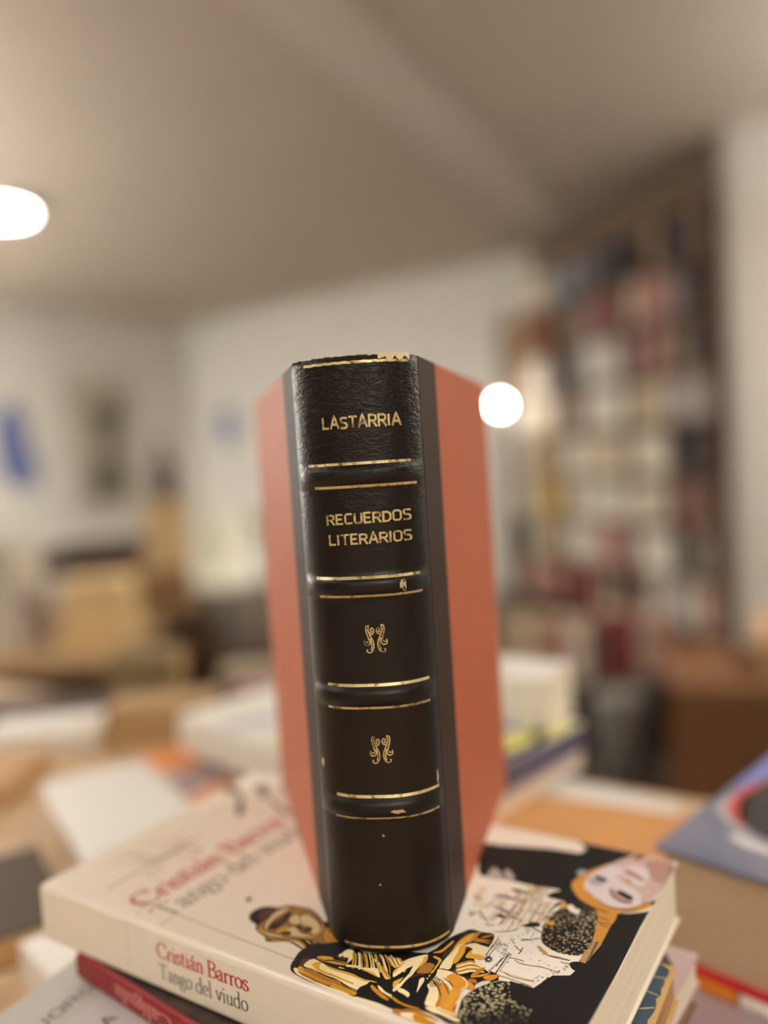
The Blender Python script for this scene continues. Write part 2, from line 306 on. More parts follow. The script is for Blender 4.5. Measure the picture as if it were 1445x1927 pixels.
('T2',1,'1953 841 1955 823 1957 798 1960 770 1963 744 1966 716 1969 686 1972 659 1974 641 1977 640 1975 658 1972 685 1969 715 1966 743 1963 769 1960 797 1958 822 1956 839'),
('C',1,'1966 836 1967 820 1968 797 1970 772 1971 748 1972 726 1972 703 1972 682 1973 668 1976 666 1976 680 1976 701 1976 724 1975 747 1974 770 1972 795 1970 818 1969 834'),
('T2',1,'1848 895 1849 880 1849 859 1850 836 1851 817 1851 802 1852 788 1852 776 1853 768 1856 766 1855 774 1855 786 1854 800 1854 816 1853 835 1853 857 1852 878 1851 893'),
('N',1,'1856 898 1856 884 1857 862 1857 840 1858 821 1858 806 1859 791 1859 780 1860 771 1863 770 1862 778 1862 790 1861 804 1861 819 1860 838 1860 861 1859 882 1859 896'),
('T2',1,'1863 902 1863 887 1864 866 1865 844 1865 825 1866 809 1866 795 1866 783 1867 775 1870 773 1869 781 1869 793 1869 807 1868 823 1868 842 1867 864 1866 885 1866 900'),
('N',1,'1870 905 1870 891 1871 870 1872 847 1872 828 1873 813 1873 798 1873 787 1874 778 1877 777 1876 785 1876 797 1876 811 1875 826 1875 845 1874 868 1874 889 1873 904'),
('T2',1,'1877 909 1878 894 1878 873 1879 851 1879 832 1880 816 1880 802 1880 790 1881 782 1884 780 1883 788 1883 800 1883 814 1882 830 1882 849 1881 871 1881 892 1880 907'),
('N',1,'1885 913 1885 898 1885 877 1886 854 1886 835 1887 820 1887 805 1887 794 1888 785 1891 784 1890 792 1890 804 1890 818 1889 833 1889 852 1888 875 1888 896 1888 911'),
('T2',1,'1892 916 1892 901 1893 880 1893 858 1894 839 1894 823 1894 809 1894 797 1895 789 1898 787 1897 795 1897 807 1897 821 1896 837 1896 856 1896 878 1895 900 1895 914'),
('N',1,'1899 920 1899 905 1900 884 1900 861 1901 842 1901 827 1901 812 1901 801 1902 792 1905 791 1904 799 1904 811 1904 825 1904 840 1903 859 1903 882 1902 903 1902 918'),
('T2',1,'1906 923 1907 909 1907 887 1907 865 1908 846 1908 830 1908 816 1908 804 1909 796 1912 794 1911 802 1911 814 1911 828 1911 844 1910 863 1910 886 1910 907 1909 921'),
('N',1,'1914 927 1914 912 1914 891 1914 868 1915 849 1915 834 1915 819 1915 808 1916 799 1918 797 1918 806 1918 818 1918 832 1918 847 1917 867 1917 889 1917 910 1917 925'),
('N',1,'1740 717 1748 715 1760 712 1773 709 1785 706 1797 703 1809 700 1819 698 1826 697 1826 698 1818 700 1808 703 1796 707 1785 709 1773 712 1760 715 1748 717 1740 718'),
('N',1,'1759 705 1767 704 1778 702 1790 700 1802 699 1813 696 1825 694 1835 692 1842 690 1842 691 1835 694 1824 697 1812 700 1801 702 1790 704 1777 705 1767 706 1759 706'),
('N',1,'1778 693 1786 693 1796 693 1807 693 1818 692 1829 690 1841 687 1851 685 1858 683 1858 684 1851 687 1840 690 1829 693 1817 695 1806 696 1795 696 1785 695 1778 694'),
('N',1,'1789 698 1798 695 1809 692 1822 688 1834 685 1846 682 1857 680 1867 678 1874 677 1874 677 1867 680 1857 683 1845 686 1834 688 1822 692 1809 695 1797 698 1789 699'),
('N',1,'1808 686 1816 684 1827 682 1839 680 1851 678 1862 676 1873 673 1883 671 1890 670 1890 671 1883 673 1872 676 1861 679 1850 682 1839 684 1826 685 1816 686 1808 687'),
('N',1,'1828 672 1835 672 1845 672 1856 672 1867 671 1877 669 1888 667 1898 665 1905 663 1905 664 1898 667 1888 670 1877 673 1866 675 1855 675 1844 675 1834 674 1827 673'),
('N',1,'1840 674 1848 672 1859 670 1871 667 1882 665 1893 662 1904 660 1914 658 1921 657 1921 657 1914 660 1904 663 1893 666 1882 668 1870 670 1858 673 1847 674 1840 675'),
('N',1,'1816 686 1818 659 1823 656 1821 683'),
('T2',1,'1971 693 1971 666 1973 664 1973 692'),
('T',1,'1874 756 1875 725 1879 722 1878 754'),
('C',1,'1988 710 1988 692 1993 690 1993 707'),
('G',1,'1874 787 1875 746 1879 745 1877 785'),
('N',1,'1869 713 1869 694 1872 693 1872 711'),
('T2',1,'1781 817 1783 776 1786 774 1784 816'),
('T',1,'1884 619 1885 578 1888 577 1886 618'),
('C',1,'1825 692 1826 675 1831 672 1830 690'),
('G',1,'1756 788 1759 748 1763 746 1760 786'),
('T2',1,'1868 869 1870 829 1872 827 1871 867'),
('T',1,'1781 814 1783 780 1789 777 1787 811'),
('C',1,'1744 799 1747 753 1753 750 1750 796'),
('G',1,'1883 630 1884 587 1888 585 1887 628'),
('N',1,'1900 845 1901 800 1904 798 1903 843'),
('T2',1,'1795 679 1798 636 1801 634 1799 677'),
('C',1,'1809 649 1811 603 1815 601 1812 647'),
('G',1,'1802 643 1803 625 1805 624 1804 642'),
('N',1,'1873 769 1874 739 1876 738 1875 768'),
('T2',1,'1851 694 1853 647 1855 646 1853 693'),
('T',1,'1847 727 1849 691 1854 689 1852 724'),
('C',1,'1851 705 1853 674 1857 671 1856 702'),
('G',1,'1935 817 1936 776 1940 774 1939 814'),
('N',1,'1842 637 1844 601 1848 599 1846 635'),
('T2',1,'1907 631 1908 598 1912 596 1911 629'),
('T',1,'1843 642 1844 600 1847 599 1845 641'),
('C',1,'1818 659 1819 636 1821 635 1820 658'),
('G',1,'1809 649 1811 619 1815 617 1813 647'),
('N',1,'1881 730 1883 683 1887 681 1886 728'),
('T2',1,'1984 738 1984 697 1988 695 1988 736'),
('T',1,'1947 816 1947 791 1949 790 1949 815'),
('C',1,'1781 563 1782 535 1785 534 1783 562'),
('G',1,'1742 665 1745 629 1750 627 1747 663'),
('N',1,'1847 769 1849 730 1852 729 1850 768'),
('T2',1,'1759 788 1762 749 1766 747 1763 786'),
('T',1,'1801 776 1803 731 1806 730 1804 774'),
('C',1,'1931 830 1932 792 1937 790 1936 827'),
('N',1,'1875 854 1876 822 1878 820 1877 853'),
('T2',1,'1996 707 1996 686 2001 683 2001 704'),
('T',1,'1871 847 1872 823 1876 821 1875 845'),
('C',1,'1884 785 1885 767 1888 765 1888 783'),
('G',1,'1917 751 1917 731 1920 729 1920 749'),
('N',1,'1910 764 1911 723 1913 722 1912 763'),
('T2',1,'1923 678 1924 635 1926 634 1925 677'),
('T',1,'1962 755 1962 732 1964 731 1964 754'),
('C',1,'1931 643 1932 611 1935 610 1934 641'),
('G',1,'1799 701 1802 653 1805 651 1802 699'),
('N',1,'1815 707 1816 686 1819 685 1818 706'),
('T2',1,'1963 674 1963 649 1966 647 1966 672'),
('T',1,'1970 726 1970 697 1975 694 1975 723'),
('C',1,'1942 781 1943 761 1947 758 1947 778'),
('G',1,'1966 734 1967 693 1968 692 1968 733'),
('N',1,'1907 668 1908 645 1910 644 1909 667'),
('T2',1,'1973 709 1974 683 1977 681 1977 707'),
('T',1,'1754 724 1756 686 1761 683 1759 722'),
('C',1,'1960 735 1961 694 1963 692 1963 733'),
('G',1,'1947 644 1948 601 1952 599 1952 641'),
('T2',1,'1915 750 1943 749 1942 752 1915 753'),
('N',1,'1704 682 1719 682 1718 686 1703 686'),
('K',1,'1770 748 1800 748 1798 752 1769 751'),
('T2',1,'1753 573 1768 569 1768 571 1752 576'),
('N',1,'1939 666 1956 658 1956 660 1939 669'),
('K',1,'1937 668 1968 666 1967 671 1936 672'),
('T2',1,'1695 699 1715 688 1714 690 1695 701'),
('N',1,'1946 745 1966 736 1966 739 1946 748'),
('K',1,'1930 730 1957 727 1956 732 1929 735'),
('T2',1,'1933 764 1951 756 1950 759 1933 766'),
('N',1,'1695 712 1727 719 1726 724 1693 717'),
('K',1,'1803 585 1830 586 1829 591 1802 590'),
('T2',1,'1895 732 1925 731 1924 736 1893 737'),
('N',1,'1757 617 1778 609 1777 612 1757 619'),
('K',1,'1851 695 1884 692 1883 696 1850 699'),
('T2',1,'1690 725 1726 728 1725 731 1689 728'),
('N',1,'1809 665 1831 665 1830 668 1808 668'),
('K',1,'1843 775 1858 774 1857 779 1842 781'),
('T2',1,'1791 580 1819 579 1819 582 1790 583'),
('N',1,'1785 717 1801 717 1799 721 1784 721'),
('K',1,'1793 717 1811 711 1811 714 1793 719'),
('T2',1,'1946 716 1969 712 1968 714 1946 719'),
('N',1,'1706 700 1732 698 1731 700 1705 702'),
('K',1,'1878 821 1898 818 1898 820 1877 823'),
('T2',1,'1822 596 1856 594 1855 597 1821 599'),
('N',1,'1753 731 1768 729 1767 734 1752 736'),
('K',0,'1916 632 1919 636 1925 641 1931 648 1936 655 1941 664 1947 670 1953 674 1959 677 1966 677 1972 674 1978 670 1980 664 1976 657 1967 649 1958 642 1949 638 1939 635 1931 634 1924 632 1918 631'),
('K',1,'1953 639 1959 636 1966 633 1974 631 1981 628 1988 626 1996 624 2002 622 2006 621 2006 623 2002 625 1995 629 1988 632 1981 634 1973 637 1965 638 1958 640 1953 640'),
('K',1,'1842 552 1850 555 1860 559 1872 565 1881 570 1889 575 1895 580 1901 585 1906 591 1911 597 1915 605 1918 611 1920 616 1919 617 1916 613 1913 607 1909 601 1904 595 1899 589 1893 584 1887 579 1879 574 1870 568 1859 562 1849 557 1842 553'),
('Y',0,'1991 835 1993 841 1998 845 2002 847 2006 845 2010 841 2013 834 2016 822 2017 808 2017 799 2014 799 2008 804 2003 811 1998 818 1993 827'),
('Y',0,'1983 688 1984 692 1990 697 1996 701 2004 704 2012 706 2018 706 2021 703 2022 698 2020 693 2016 689 2010 684 2004 682 1996 682 1987 685'),
('W',0,'2017 824 2019 832 2025 840 2032 843 2039 839 2047 830 2054 824 2060 824 2065 827 2069 826 2073 816 2075 803 2075 793 2072 790 2066 790 2060 791 2054 792 2046 794 2039 799 2031 806 2022 815'),
('K',1,'1877 528 1877 517 1878 502 1878 486 1878 470 1879 455 1880 439 1881 425 1881 416 1885 414 1885 424 1884 438 1883 453 1883 469 1882 484 1882 500 1881 515 1881 526'),
('K',1,'1892 519 1892 509 1892 495 1891 480 1891 466 1891 451 1891 437 1891 424 1891 415 1894 413 1894 422 1894 435 1894 450 1894 464 1894 478 1894 494 1895 508 1895 517'),
('N',1,'1886 522 1886 514 1885 502 1884 489 1883 477 1882 464 1881 452 1880 440 1880 432 1882 431 1882 439 1883 450 1884 463 1885 475 1886 488 1887 501 1888 512 1888 521'),
('K',1,'1947 468 1947 456 1947 440 1948 421 1948 404 1949 387 1950 369 1950 354 1951 343 1956 341 1955 352 1954 367 1953 385 1953 402 1952 419 1952 437 1952 454 1952 466'),
('N',1,'1956 466 1956 455 1957 441 1957 425 1957 410 1958 395 1958 380 1959 367 1959 357 1961 356 1961 366 1960 379 1960 394 1959 409 1959 424 1959 440 1959 454 1959 464'),
('N',1,'1944 454 1943 445 1941 432 1939 417 1938 403 1936 390 1934 376 1932 363 1931 354 1934 353 1935 361 1936 374 1938 388 1940 402 1942 415 1944 430 1945 443 1947 452'),
('N',1,'1939 445 1938 436 1937 424 1935 411 1933 398 1931 385 1929 371 1927 360 1926 351 1928 350 1929 358 1931 370 1933 384 1935 396 1937 409 1939 423 1940 435 1941 444'),
('K',1,'1936 432 1936 427 1936 420 1936 413 1937 406 1937 399 1938 392 1938 385 1939 381 1942 380 1941 384 1941 391 1940 398 1940 404 1940 411 1939 419 1939 426 1939 430'),
('N',1,'1974 618 1975 613 1975 607 1976 600 1977 593 1977 587 1978 579 1978 573 1979 569 1981 568 1980 572 1980 579 1979 586 1979 593 1978 599 1977 606 1977 613 1976 617'),
('K',1,'1975 518 1975 514 1975 509 1975 503 1976 497 1976 492 1976 486 1976 480 1975 476 1979 474 1979 478 1980 484 1980 490 1980 495 1979 501 1979 507 1979 513 1979 516'),
('N',1,'1961 441 1964 441 1969 443 1974 444 1980 445 1988 445 1997 445 2005 446 2011 446 2009 450 2004 450 1995 450 1987 450 1979 449 1973 448 1967 447 1963 446 1960 445'),
('N',1,'1979 439 1982 437 1987 434 1993 431 2001 429 2011 429 2023 431 2035 433 2043 434 2042 438 2034 437 2022 435 2010 434 2000 433 1993 435 1987 438 1982 441 1979 443'),
('N',1,'2043 434 2049 436 2058 439 2068 442 2079 444 2092 444 2108 442 2123 440 2133 439 2133 443 2123 444 2108 446 2092 448 2078 448 2066 447 2056 443 2048 440 2042 438'),
('N',1,'2032 525 2038 522 2048 517 2059 512 2073 510 2090 510 2111 513 2130 515 2143 517 2142 522 2129 520 2110 517 2089 515 2072 514 2059 517 2048 521 2038 526 2032 529'),
('N',1,'2072 512 2077 513 2085 515 2094 516 2104 517 2114 518 2125 518 2136 518 2143 518 2142 523 2135 523 2124 522 2113 522 2103 522 2093 521 2084 519 2076 518 2071 517'),
('N',1,'2117 498 2120 498 2123 497 2127 497 2131 497 2135 497 2140 499 2144 500 2146 501 2145 506 2142 505 2138 503 2134 502 2130 501 2127 501 2123 501 2119 502 2117 503'),
('N',1,'1960 366 1969 363 1981 359 1995 355 2010 353 2028 354 2048 357 2067 360 2080 362 2078 366 2066 364 2047 361 2027 358 2010 357 1995 359 1981 363 1968 367 1960 370'),
('N',1,'1963 339 1967 339 1974 340 1983 340 1996 340 2016 340 2042 339 2066 338 2083 337 2082 341 2066 342 2041 343 2015 344 1995 344 1982 344 1973 344 1966 343 1962 343'),
('Y',1,'1958 364 1965 364 1976 362 1989 361 2004 361 2022 361 2042 363 2062 364 2075 365 2074 369 2061 368 2041 366 2021 365 2003 364 1988 365 1975 366 1965 367 1957 368'),
('K',1,'1953 548 1955 549 1958 551 1960 553 1964 556 1969 559 1976 562 1983 565 1987 568 1986 570 1981 569 1974 568 1966 566 1960 563 1957 560 1954 556 1953 552 1952 549'),
('K',1,'1981 565 1984 568 1988 572 1992 576 1996 580 2001 584 2005 588 2009 591 2012 594 2011 595 2008 594 2003 591 1999 588 1994 585 1990 580 1986 575 1983 570 1981 566'),
('K',1,'1917 541 1933 535 1932 539 1917 545'),
('K',1,'1929 528 1944 522 1944 526 1928 532'),
('K',1,'1945 511 1960 505 1960 509 1945 515'),
('K',1,'1956 502 1971 496 1971 500 1956 506'),
('K',1,'1967 498 1982 492 1981 496 1967 502'),
('K',1,'1900 470 1897 467 1898 465 1901 468'),
('K',1,'1910 453 1912 455 1911 458 1908 456'),
('K',1,'1925 490 1927 488 1928 490 1926 492'),
('K',1,'1896 501 1900 497 1901 500 1897 504'),
('K',1,'1931 457 1929 458 1929 456 1931 455'),
('K',1,'1907 482 1910 483 1909 486 1906 485'),
('K',1,'1930 473 1928 478 1926 478 1927 472'),
('K',1,'1919 504 1920 501 1922 503 1920 505'),
('K',1,'1921 506 1923 506 1923 507 1921 508'),
('K',1,'1916 503 1910 506 1909 503 1915 499'),
('K',1,'1893 497 1897 491 1898 492 1893 498'),
('K',1,'1903 498 1902 494 1904 493 1905 497'),
('K',1,'1924 471 1923 468 1926 465 1927 468'),
('K',1,'1922 456 1924 460 1922 462 1921 457'),
('K',1,'1916 499 1915 503 1912 502 1914 498'),
('K',1,'1914 504 1917 505 1916 508 1913 508'),
('K',1,'1927 459 1921 463 1921 460 1927 456'),
('K',1,'1933 485 1931 486 1931 483 1933 482'),
('K',1,'1918 492 1915 496 1914 495 1918 491'),
('K',1,'1944 461 1941 460 1942 457 1946 458'),
('K',1,'1935 475 1932 479 1931 477 1934 473'),
('K',1,'1901 465 1899 462 1901 459 1903 462'),
('K',1,'1902 498 1906 498 1905 501 1902 501'),
('K',1,'1898 505 1900 503 1901 505 1899 507'),
('K',1,'1901 494 1898 494 1899 490 1903 491'),
('K',1,'1922 477 1918 480 1917 479 1922 476'),
('K',1,'1908 497 1904 497 1905 493 1909 494'),
('K',1,'1945 452 1940 457 1939 455 1945 450'),
('K',1,'1909 508 1911 501 1914 501 1912 508'),
('K',1,'1922 484 1926 479 1927 480 1923 486'),
('K',1,'1914 462 1908 466 1907 464 1914 459'),
('K',1,'1887 497 1892 492 1893 494 1887 499'),
('K',1,'1922 456 1921 453 1923 450 1925 453'),
('K',1,'1935 479 1932 479 1933 475 1936 476'),
('K',1,'1922 452 1924 452 1924 454 1921 454'),
('K',1,'1937 448 1936 451 1934 451 1935 448'),
('K',1,'1906 491 1906 493 1905 494 1904 492'),
('K',1,'1924 503 1925 496 1927 496 1927 502'),
('K',1,'1930 447 1936 445 1936 449 1930 450'),
('K',1,'1920 478 1923 471 1925 472 1923 479'),
('K',1,'1929 476 1925 480 1924 478 1928 474'),
('K',1,'1931 468 1934 461 1936 462 1933 468'),
('K',1,'1899 482 1897 477 1899 475 1901 480'),
('K',1,'1903 489 1902 497 1900 498 1900 490'),
('K',1,'1917 480 1914 485 1912 483 1916 478'),
('K',1,'1934 486 1932 490 1931 489 1932 486'),
('K',1,'1931 462 1931 463 1929 465 1929 463'),
('K',1,'1908 509 1905 506 1906 503 1910 506'),
('K',1,'1945 452 1947 449 1949 450 1947 454'),
('K',1,'1901 484 1903 479 1904 479 1902 485'),
('K',1,'1928 481 1925 481 1925 478 1929 477'),
('K',1,'1936 451 1939 448 1940 450 1936 453'),
('K',1,'1934 453 1939 450 1939 453 1934 456'),
('K',1,'1940 465 1938 471 1937 471 1939 465'),
('K',1,'1928 484 1929 479 1930 478 1930 483'),
('K',1,'1943 451 1942 457 1940 458 1940 451'),
('K',1,'1899 499 1897 503 1895 502 1897 498'),
('K',1,'1936 455 1937 459 1936 461 1934 456'),
('K',1,'1932 472 1933 466 1935 467 1934 472'),
('K',1,'1930 458 1926 460 1926 456 1930 454'),
('K',1,'1912 498 1918 495 1918 497 1912 500'),
('K',1,'1924 499 1921 506 1919 505 1922 498'),
('K',1,'1891 491 1885 496 1884 494 1890 489'),
('K',1,'1924 455 1924 457 1923 458 1923 455'),
('K',1,'1942 465 1945 464 1944 468 1941 469'),
('K',1,'1900 471 1905 472 1904 473 1900 473'),
('K',1,'1900 485 1899 489 1898 490 1898 486'),
('K',1,'1927 498 1925 504 1923 503 1925 498'),
('K',1,'1905 486 1905 484 1908 483 1908 485'),
('K',1,'1922 448 1925 443 1926 444 1924 449'),
('N',1,'1925 499 1928 497 1928 500 1925 502'),
('T2',1,'2065 614 2071 618 2070 620 2064 616'),
('T2',1,'2061 578 2068 584 2067 587 2059 580'),
('N',1,'1931 437 1926 431 1927 429 1932 435'),
('N',1,'1924 514 1923 522 1921 523 1922 515'),
('T2',1,'2062 596 2058 593 2059 591 2063 594'),
('N',1,'2048 529 2055 525 2055 528 2048 532'),
('T2',1,'1950 602 1961 599 1960 602 1950 604'),
('N',1,'2048 511 2054 511 2054 514 2047 515'),
('T2',1,'2022 468 2029 467 2029 470 2021 471'),
('N',1,'1959 618 1957 623 1955 621 1958 617'),
('T2',1,'1966 630 1960 626 1961 624 1967 628'),
('N',1,'1883 547 1879 544 1881 541 1885 543'),
('T2',1,'1887 594 1885 593 1886 590 1889 591'),
('N',1,'1859 530 1863 529 1862 532 1858 533'),
('T2',1,'2070 588 2076 588 2075 591 2070 592'),
('N',1,'2094 466 2085 466 2085 463 2094 463'),
('T2',1,'2009 506 2011 502 2013 504 2010 508'),
('N',1,'1980 620 1977 625 1976 624 1979 619'),
('T2',1,'1992 488 1997 485 1997 488 1993 491'),
('N',1,'2024 651 2023 649 2026 647 2026 649'),
('T2',1,'1927 535 1935 539 1933 542 1926 537'),
('N',1,'2121 468 2119 469 2119 466 2121 465'),
('T2',1,'2040 563 2045 569 2044 570 2039 564'),
('N',1,'2050 470 2058 474 2057 477 2049 473'),
('T2',1,'2039 662 2040 661 2041 663 2040 664'),
('T2',1,'2109 457 2117 463 2116 465 2108 459'),
('N',1,'1961 443 1954 445 1954 443 1962 441'),
('T2',1,'2071 469 2079 471 2078 473 2071 471'),
('N',1,'2059 591 2067 597 2065 600 2057 595'),
('N',1,'1966 423 1959 416 1961 413 1968 420'),
('T2',1,'1904 463 1895 463 1895 460 1905 460'),
('N',1,'2068 498 2067 501 2065 501 2066 498'),
('T2',1,'1979 451 1974 453 1975 449 1979 448'),
('N',1,'1913 590 1916 598 1915 600 1911 591'),
('T2',1,'1917 564 1908 560 1909 558 1918 561'),
('N',1,'2043 418 2040 418 2041 416 2043 415'),
('T2',1,'1947 565 1943 558 1945 556 1949 563'),
('N',1,'2093 561 2093 566 2091 567 2091 561'),
('T2',1,'1987 559 1999 556 1998 559 1987 562'),
('N',1,'1871 532 1881 533 1880 535 1870 534'),
('T2',1,'1872 585 1870 578 1872 576 1874 583'),
('N',1,'2061 615 2057 614 2058 611 2062 611'),
('N',1,'1901 467 1906 475 1904 476 1900 469'),
('T2',1,'1987 499 1979 500 1979 498 1988 497'),
('N',1,'1958 608 1961 618 1959 620 1956 611'),
('T2',1,'1903 473 1909 483 1908 484 1902 474'),
('N',1,'1997 515 1995 514 1996 511 1998 513'),
('T2',1,'1933 596 1940 601 1939 603 1932 598'),
('N',1,'2059 458 2054 453 2055 451 2060 457'),
('T2',1,'1947 495 1946 490 1948 488 1949 493'),
('K',1,'1944 583 1949 583 1948 587 1943 588'),
('K',1,'1933 567 1938 567 1936 572 1932 572'),
('K',1,'1957 596 1961 595 1960 600 1956 601'),
('K',1,'1927 545 1931 545 1930 550 1926 550'),
('K',1,'1907 403 1916 403 1914 409 1905 409'),
('K',1,'1907 397 1914 391 1915 396 1908 402'),
('K',1,'1903 394 1905 386 1910 386 1907 394'),
('K',1,'1899 395 1895 388 1899 383 1903 391'),
('K',1,'1894 400 1886 396 1889 391 1897 394'),
('K',1,'1892 406 1884 409 1884 403 1893 400'),
('K',1,'1894 411 1889 418 1886 415 1891 408'),
('K',1,'1899 411 1900 420 1895 423 1894 414'),
('K',1,'1904 409 1910 414 1907 420 1900 414'),
('K',0,'1908 407 1909 405 1910 402 1910 400 1909 397 1908 395 1906 393 1904 392 1902 392 1900 392 1898 392 1895 394 1894 395 1892 397 1891 400 1890 402 1890 405 1890 407 1891 410 1893 412 1895 413 1897 414 1899 414 1901 414 1903 413 1905 411 1907 409'),
('W',0,'1905 404 1906 403 1906 401 1905 400 1905 399 1904 398 1902 397 1901 397 1900 398 1899 398 1898 399 1897 401 1897 402 1897 403 1898 405 1899 406 1900 406 1901 406 1902 406 1904 406 1905 405'),
('T',0,'2015 543 2016 547 2021 549 2027 549 2032 546 2039 540 2046 535 2055 529 2064 522 2070 517 2071 514 2070 512 2066 512 2059 513 2051 516 2042 520 2032 527 2021 536'),
('W',0,'2154 498 2153 495 2151 493 2148 496 2149 499 2152 500'),
('N',0,'2181 493 2180 489 2178 488 2176 491 2177 494 2179 494'),
('G',0,'2166 507 2166 504 2164 504 2162 505 2163 508 2165 508'),
('K',0,'2155 484 2155 482 2153 482 2152 483 2153 485 2154 485'),
('W',0,'2123 449 2122 445 2119 444 2117 447 2118 450 2121 450'),
('N',0,'2111 407 2111 404 2109 404 2108 405 2108 407 2110 408'),
('G',0,'2132 455 2132 452 2129 451 2127 453 2128 457 2131 457'),
('K',0,'2147 469 2146 465 2143 463 2141 466 2142 470 2145 471'),
('W',0,'2153 484 2152 480 2148 478 2146 481 2147 486 2151 487'),
('N',0,'2149 482 2148 478 2145 476 2142 479 2143 483 2147 484'),
('G',0,'2122 441 2122 437 2118 436 2116 439 2117 443 2120 443'),
('K',0,'2085 400 2085 397 2082 396 2081 398 2081 401 2084 401'),
('W',0,'2169 518 2169 514 2166 513 2164 516 2165 519 2168 520'),
('N',0,'2175 537 2175 532 2171 531 2169 534 2170 538 2173 539'),
('G',0,'2149 487 2148 481 2144 480 2140 483 2141 489 2146 490'),
('K',0,'2098 398 2098 395 2095 393 2092 396 2093 400 2097 400'),
('W',0,'2134 432 2133 428 2130 427 2128 430 2129 434 2132 434'),
('N',0,'2125 446 2125 441 2121 439 2118 443 2119 447 2123 448'),
('G',0,'2113 446 2112 443 2110 442 2109 444 2110 446 2112 447'),
('K',0,'2151 489 2150 485 2147 484 2145 487 2146 491 2149 491'),
('W',0,'2166 522 2166 520 2164 519 2162 521 2163 523 2165 524'),
('N',0,'2191 507 2190 502 2186 500 2183 504 2184 509 2189 510'),
('G',0,'2106 420 2106 417 2103 416 2101 418 2102 421 2104 422'),
('K',0,'2172 526 2171 522 2168 521 2166 524 2167 527 2170 528'),
('W',0,'2097 411 2097 409 2095 408 2094 410 2094 412 2096 412'),
('N',0,'2110 442 2110 438 2107 437 2105 439 2105 443 2108 443'),
('G',0,'2150 486 2150 483 2147 482 2145 484 2146 487 2149 488'),
('K',0,'2085 356 2085 354 2083 354 2082 355 2083 357 2084 357'),
('W',0,'2162 483 2162 480 2160 479 2158 481 2159 484 2161 484'),
('N',0,'2079 385 2078 383 2076 382 2074 384 2075 386 2077 387'),
('G',0,'2120 440 2119 438 2118 437 2116 439 2117 441 2119 442'),
('K',0,'2141 486 2140 483 2138 482 2136 484 2137 487 2139 488'),
('W',0,'2167 475 2166 471 2163 469 2160 473 2161 477 2165 478'),
('N',0,'2153 497 2152 492 2148 490 2145 494 2146 499 2151 500'),
('G',0,'2075 376 2075 372 2072 370 2069 373 2070 377 2073 378'),
('K',0,'2172 487 2172 484 2170 483 2168 485 2169 488 2171 488'),
('W',0,'2072 376 2072 373 2069 371 2067 374 2067 377 2071 378'),
('N',0,'2183 506 2183 502 2180 501 2178 504 2179 507 2182 508'),
('G',0,'2172 517 2172 513 2169 512 2167 515 2168 518 2171 519'),
('K',0,'2173 534 2173 532 2171 531 2169 533 2170 535 2172 536'),
('W',0,'2176 504 2175 501 2173 500 2171 502 2172 505 2174 506'),
('N',0,'2139 474 2139 471 2136 470 2134 472 2135 475 2138 476'),
('G',0,'2085 390 2084 385 2080 383 2077 387 2078 392 2082 393'),
('K',0,'2133 422 2133 418 2129 417 2127 420 2128 423 2131 424'),
('W',0,'2154 495 2153 489 2149 488 2146 492 2147 497 2151 498'),
('N',0,'2092 377 2092 373 2088 371 2086 374 2087 379 2090 379'),
('G',0,'2081 369 2081 365 2077 364 2075 366 2076 370 2079 371'),
('K',0,'2172 501 2171 495 2167 494 2164 497 2165 502 2169 503'),
('W',0,'2156 509 2156 504 2152 503 2150 506 2151 510 2154 511'),
('N',0,'2135 450 2134 445 2130 444 2127 447 2128 452 2132 453'),
('G',0,'2123 431 2122 426 2118 424 2115 428 2116 433 2120 434'),
('K',0,'2113 400 2113 399 2111 398 2110 399 2110 401 2112 401'),
('W',0,'2099 385 2099 381 2096 380 2093 382 2094 386 2097 386'),
('N',0,'2132 434 2132 432 2130 431 2129 433 2129 435 2131 436'),
('G',0,'2123 446 2123 442 2119 440 2116 443 2117 448 2121 449'),
('K',0,'2147 510 2151 516 2159 522 2167 526 2176 528 2185 529 2192 528 2197 525 2199 521 2200 515 2200 505 2198 493 2195 484 2188 479 2179 477 2171 477 2165 480 2158 485 2154 491 2149 497 2146 503'),
('O2',0,'1985 966 1980 981 1978 994 1979 1009 1983 1031 1989 1055 1999 1082 2013 1112 2031 1143 2048 1171 2062 1190 2074 1206 2085 1222 2096 1244 2106 1268 2118 1289 2129 1318 2142 1344 2167 1330 2215 1244 2270 1128 2306 1044 2313 1013 2305 1006 2298 998 2297 981 2296 963 2291 946 2281 930 2267 914 2251 899 2233 888 2214 878 2200 867 2198 854 2201 839 2204 823 2203 805 2201 785 2199 763 2200 733 2202 701 2201 677 2193 664 2182 658 2173 663 2167 685 2162 720 2156 753 2149 784 2140 813 2128 838 2112 853 2093 863 2075 873 2058 883 2042 893 2027 906 2012 925 1997 946'),
('V',0,'2032 974 2025 991 2020 1013 2018 1036 2020 1061 2025 1087 2033 1115 2043 1142 2055 1169 2070 1198 2087 1230 2106 1262 2125 1292 2142 1320 2159 1345 2181 1363 2215 1368 2254 1365 2282 1359 2290 1363 2289 1365 2287 1337 2289 1253 2292 1147 2294 1067 2295 1033 2297 1021 2295 1010 2287 995 2276 982 2266 968 2257 951 2248 934 2239 920 2226 909 2213 901 2199 895 2184 890 2168 889 2152 891 2135 898 2117 909 2101 921 2086 931 2074 942 2062 952 2051 959 2040 964'),
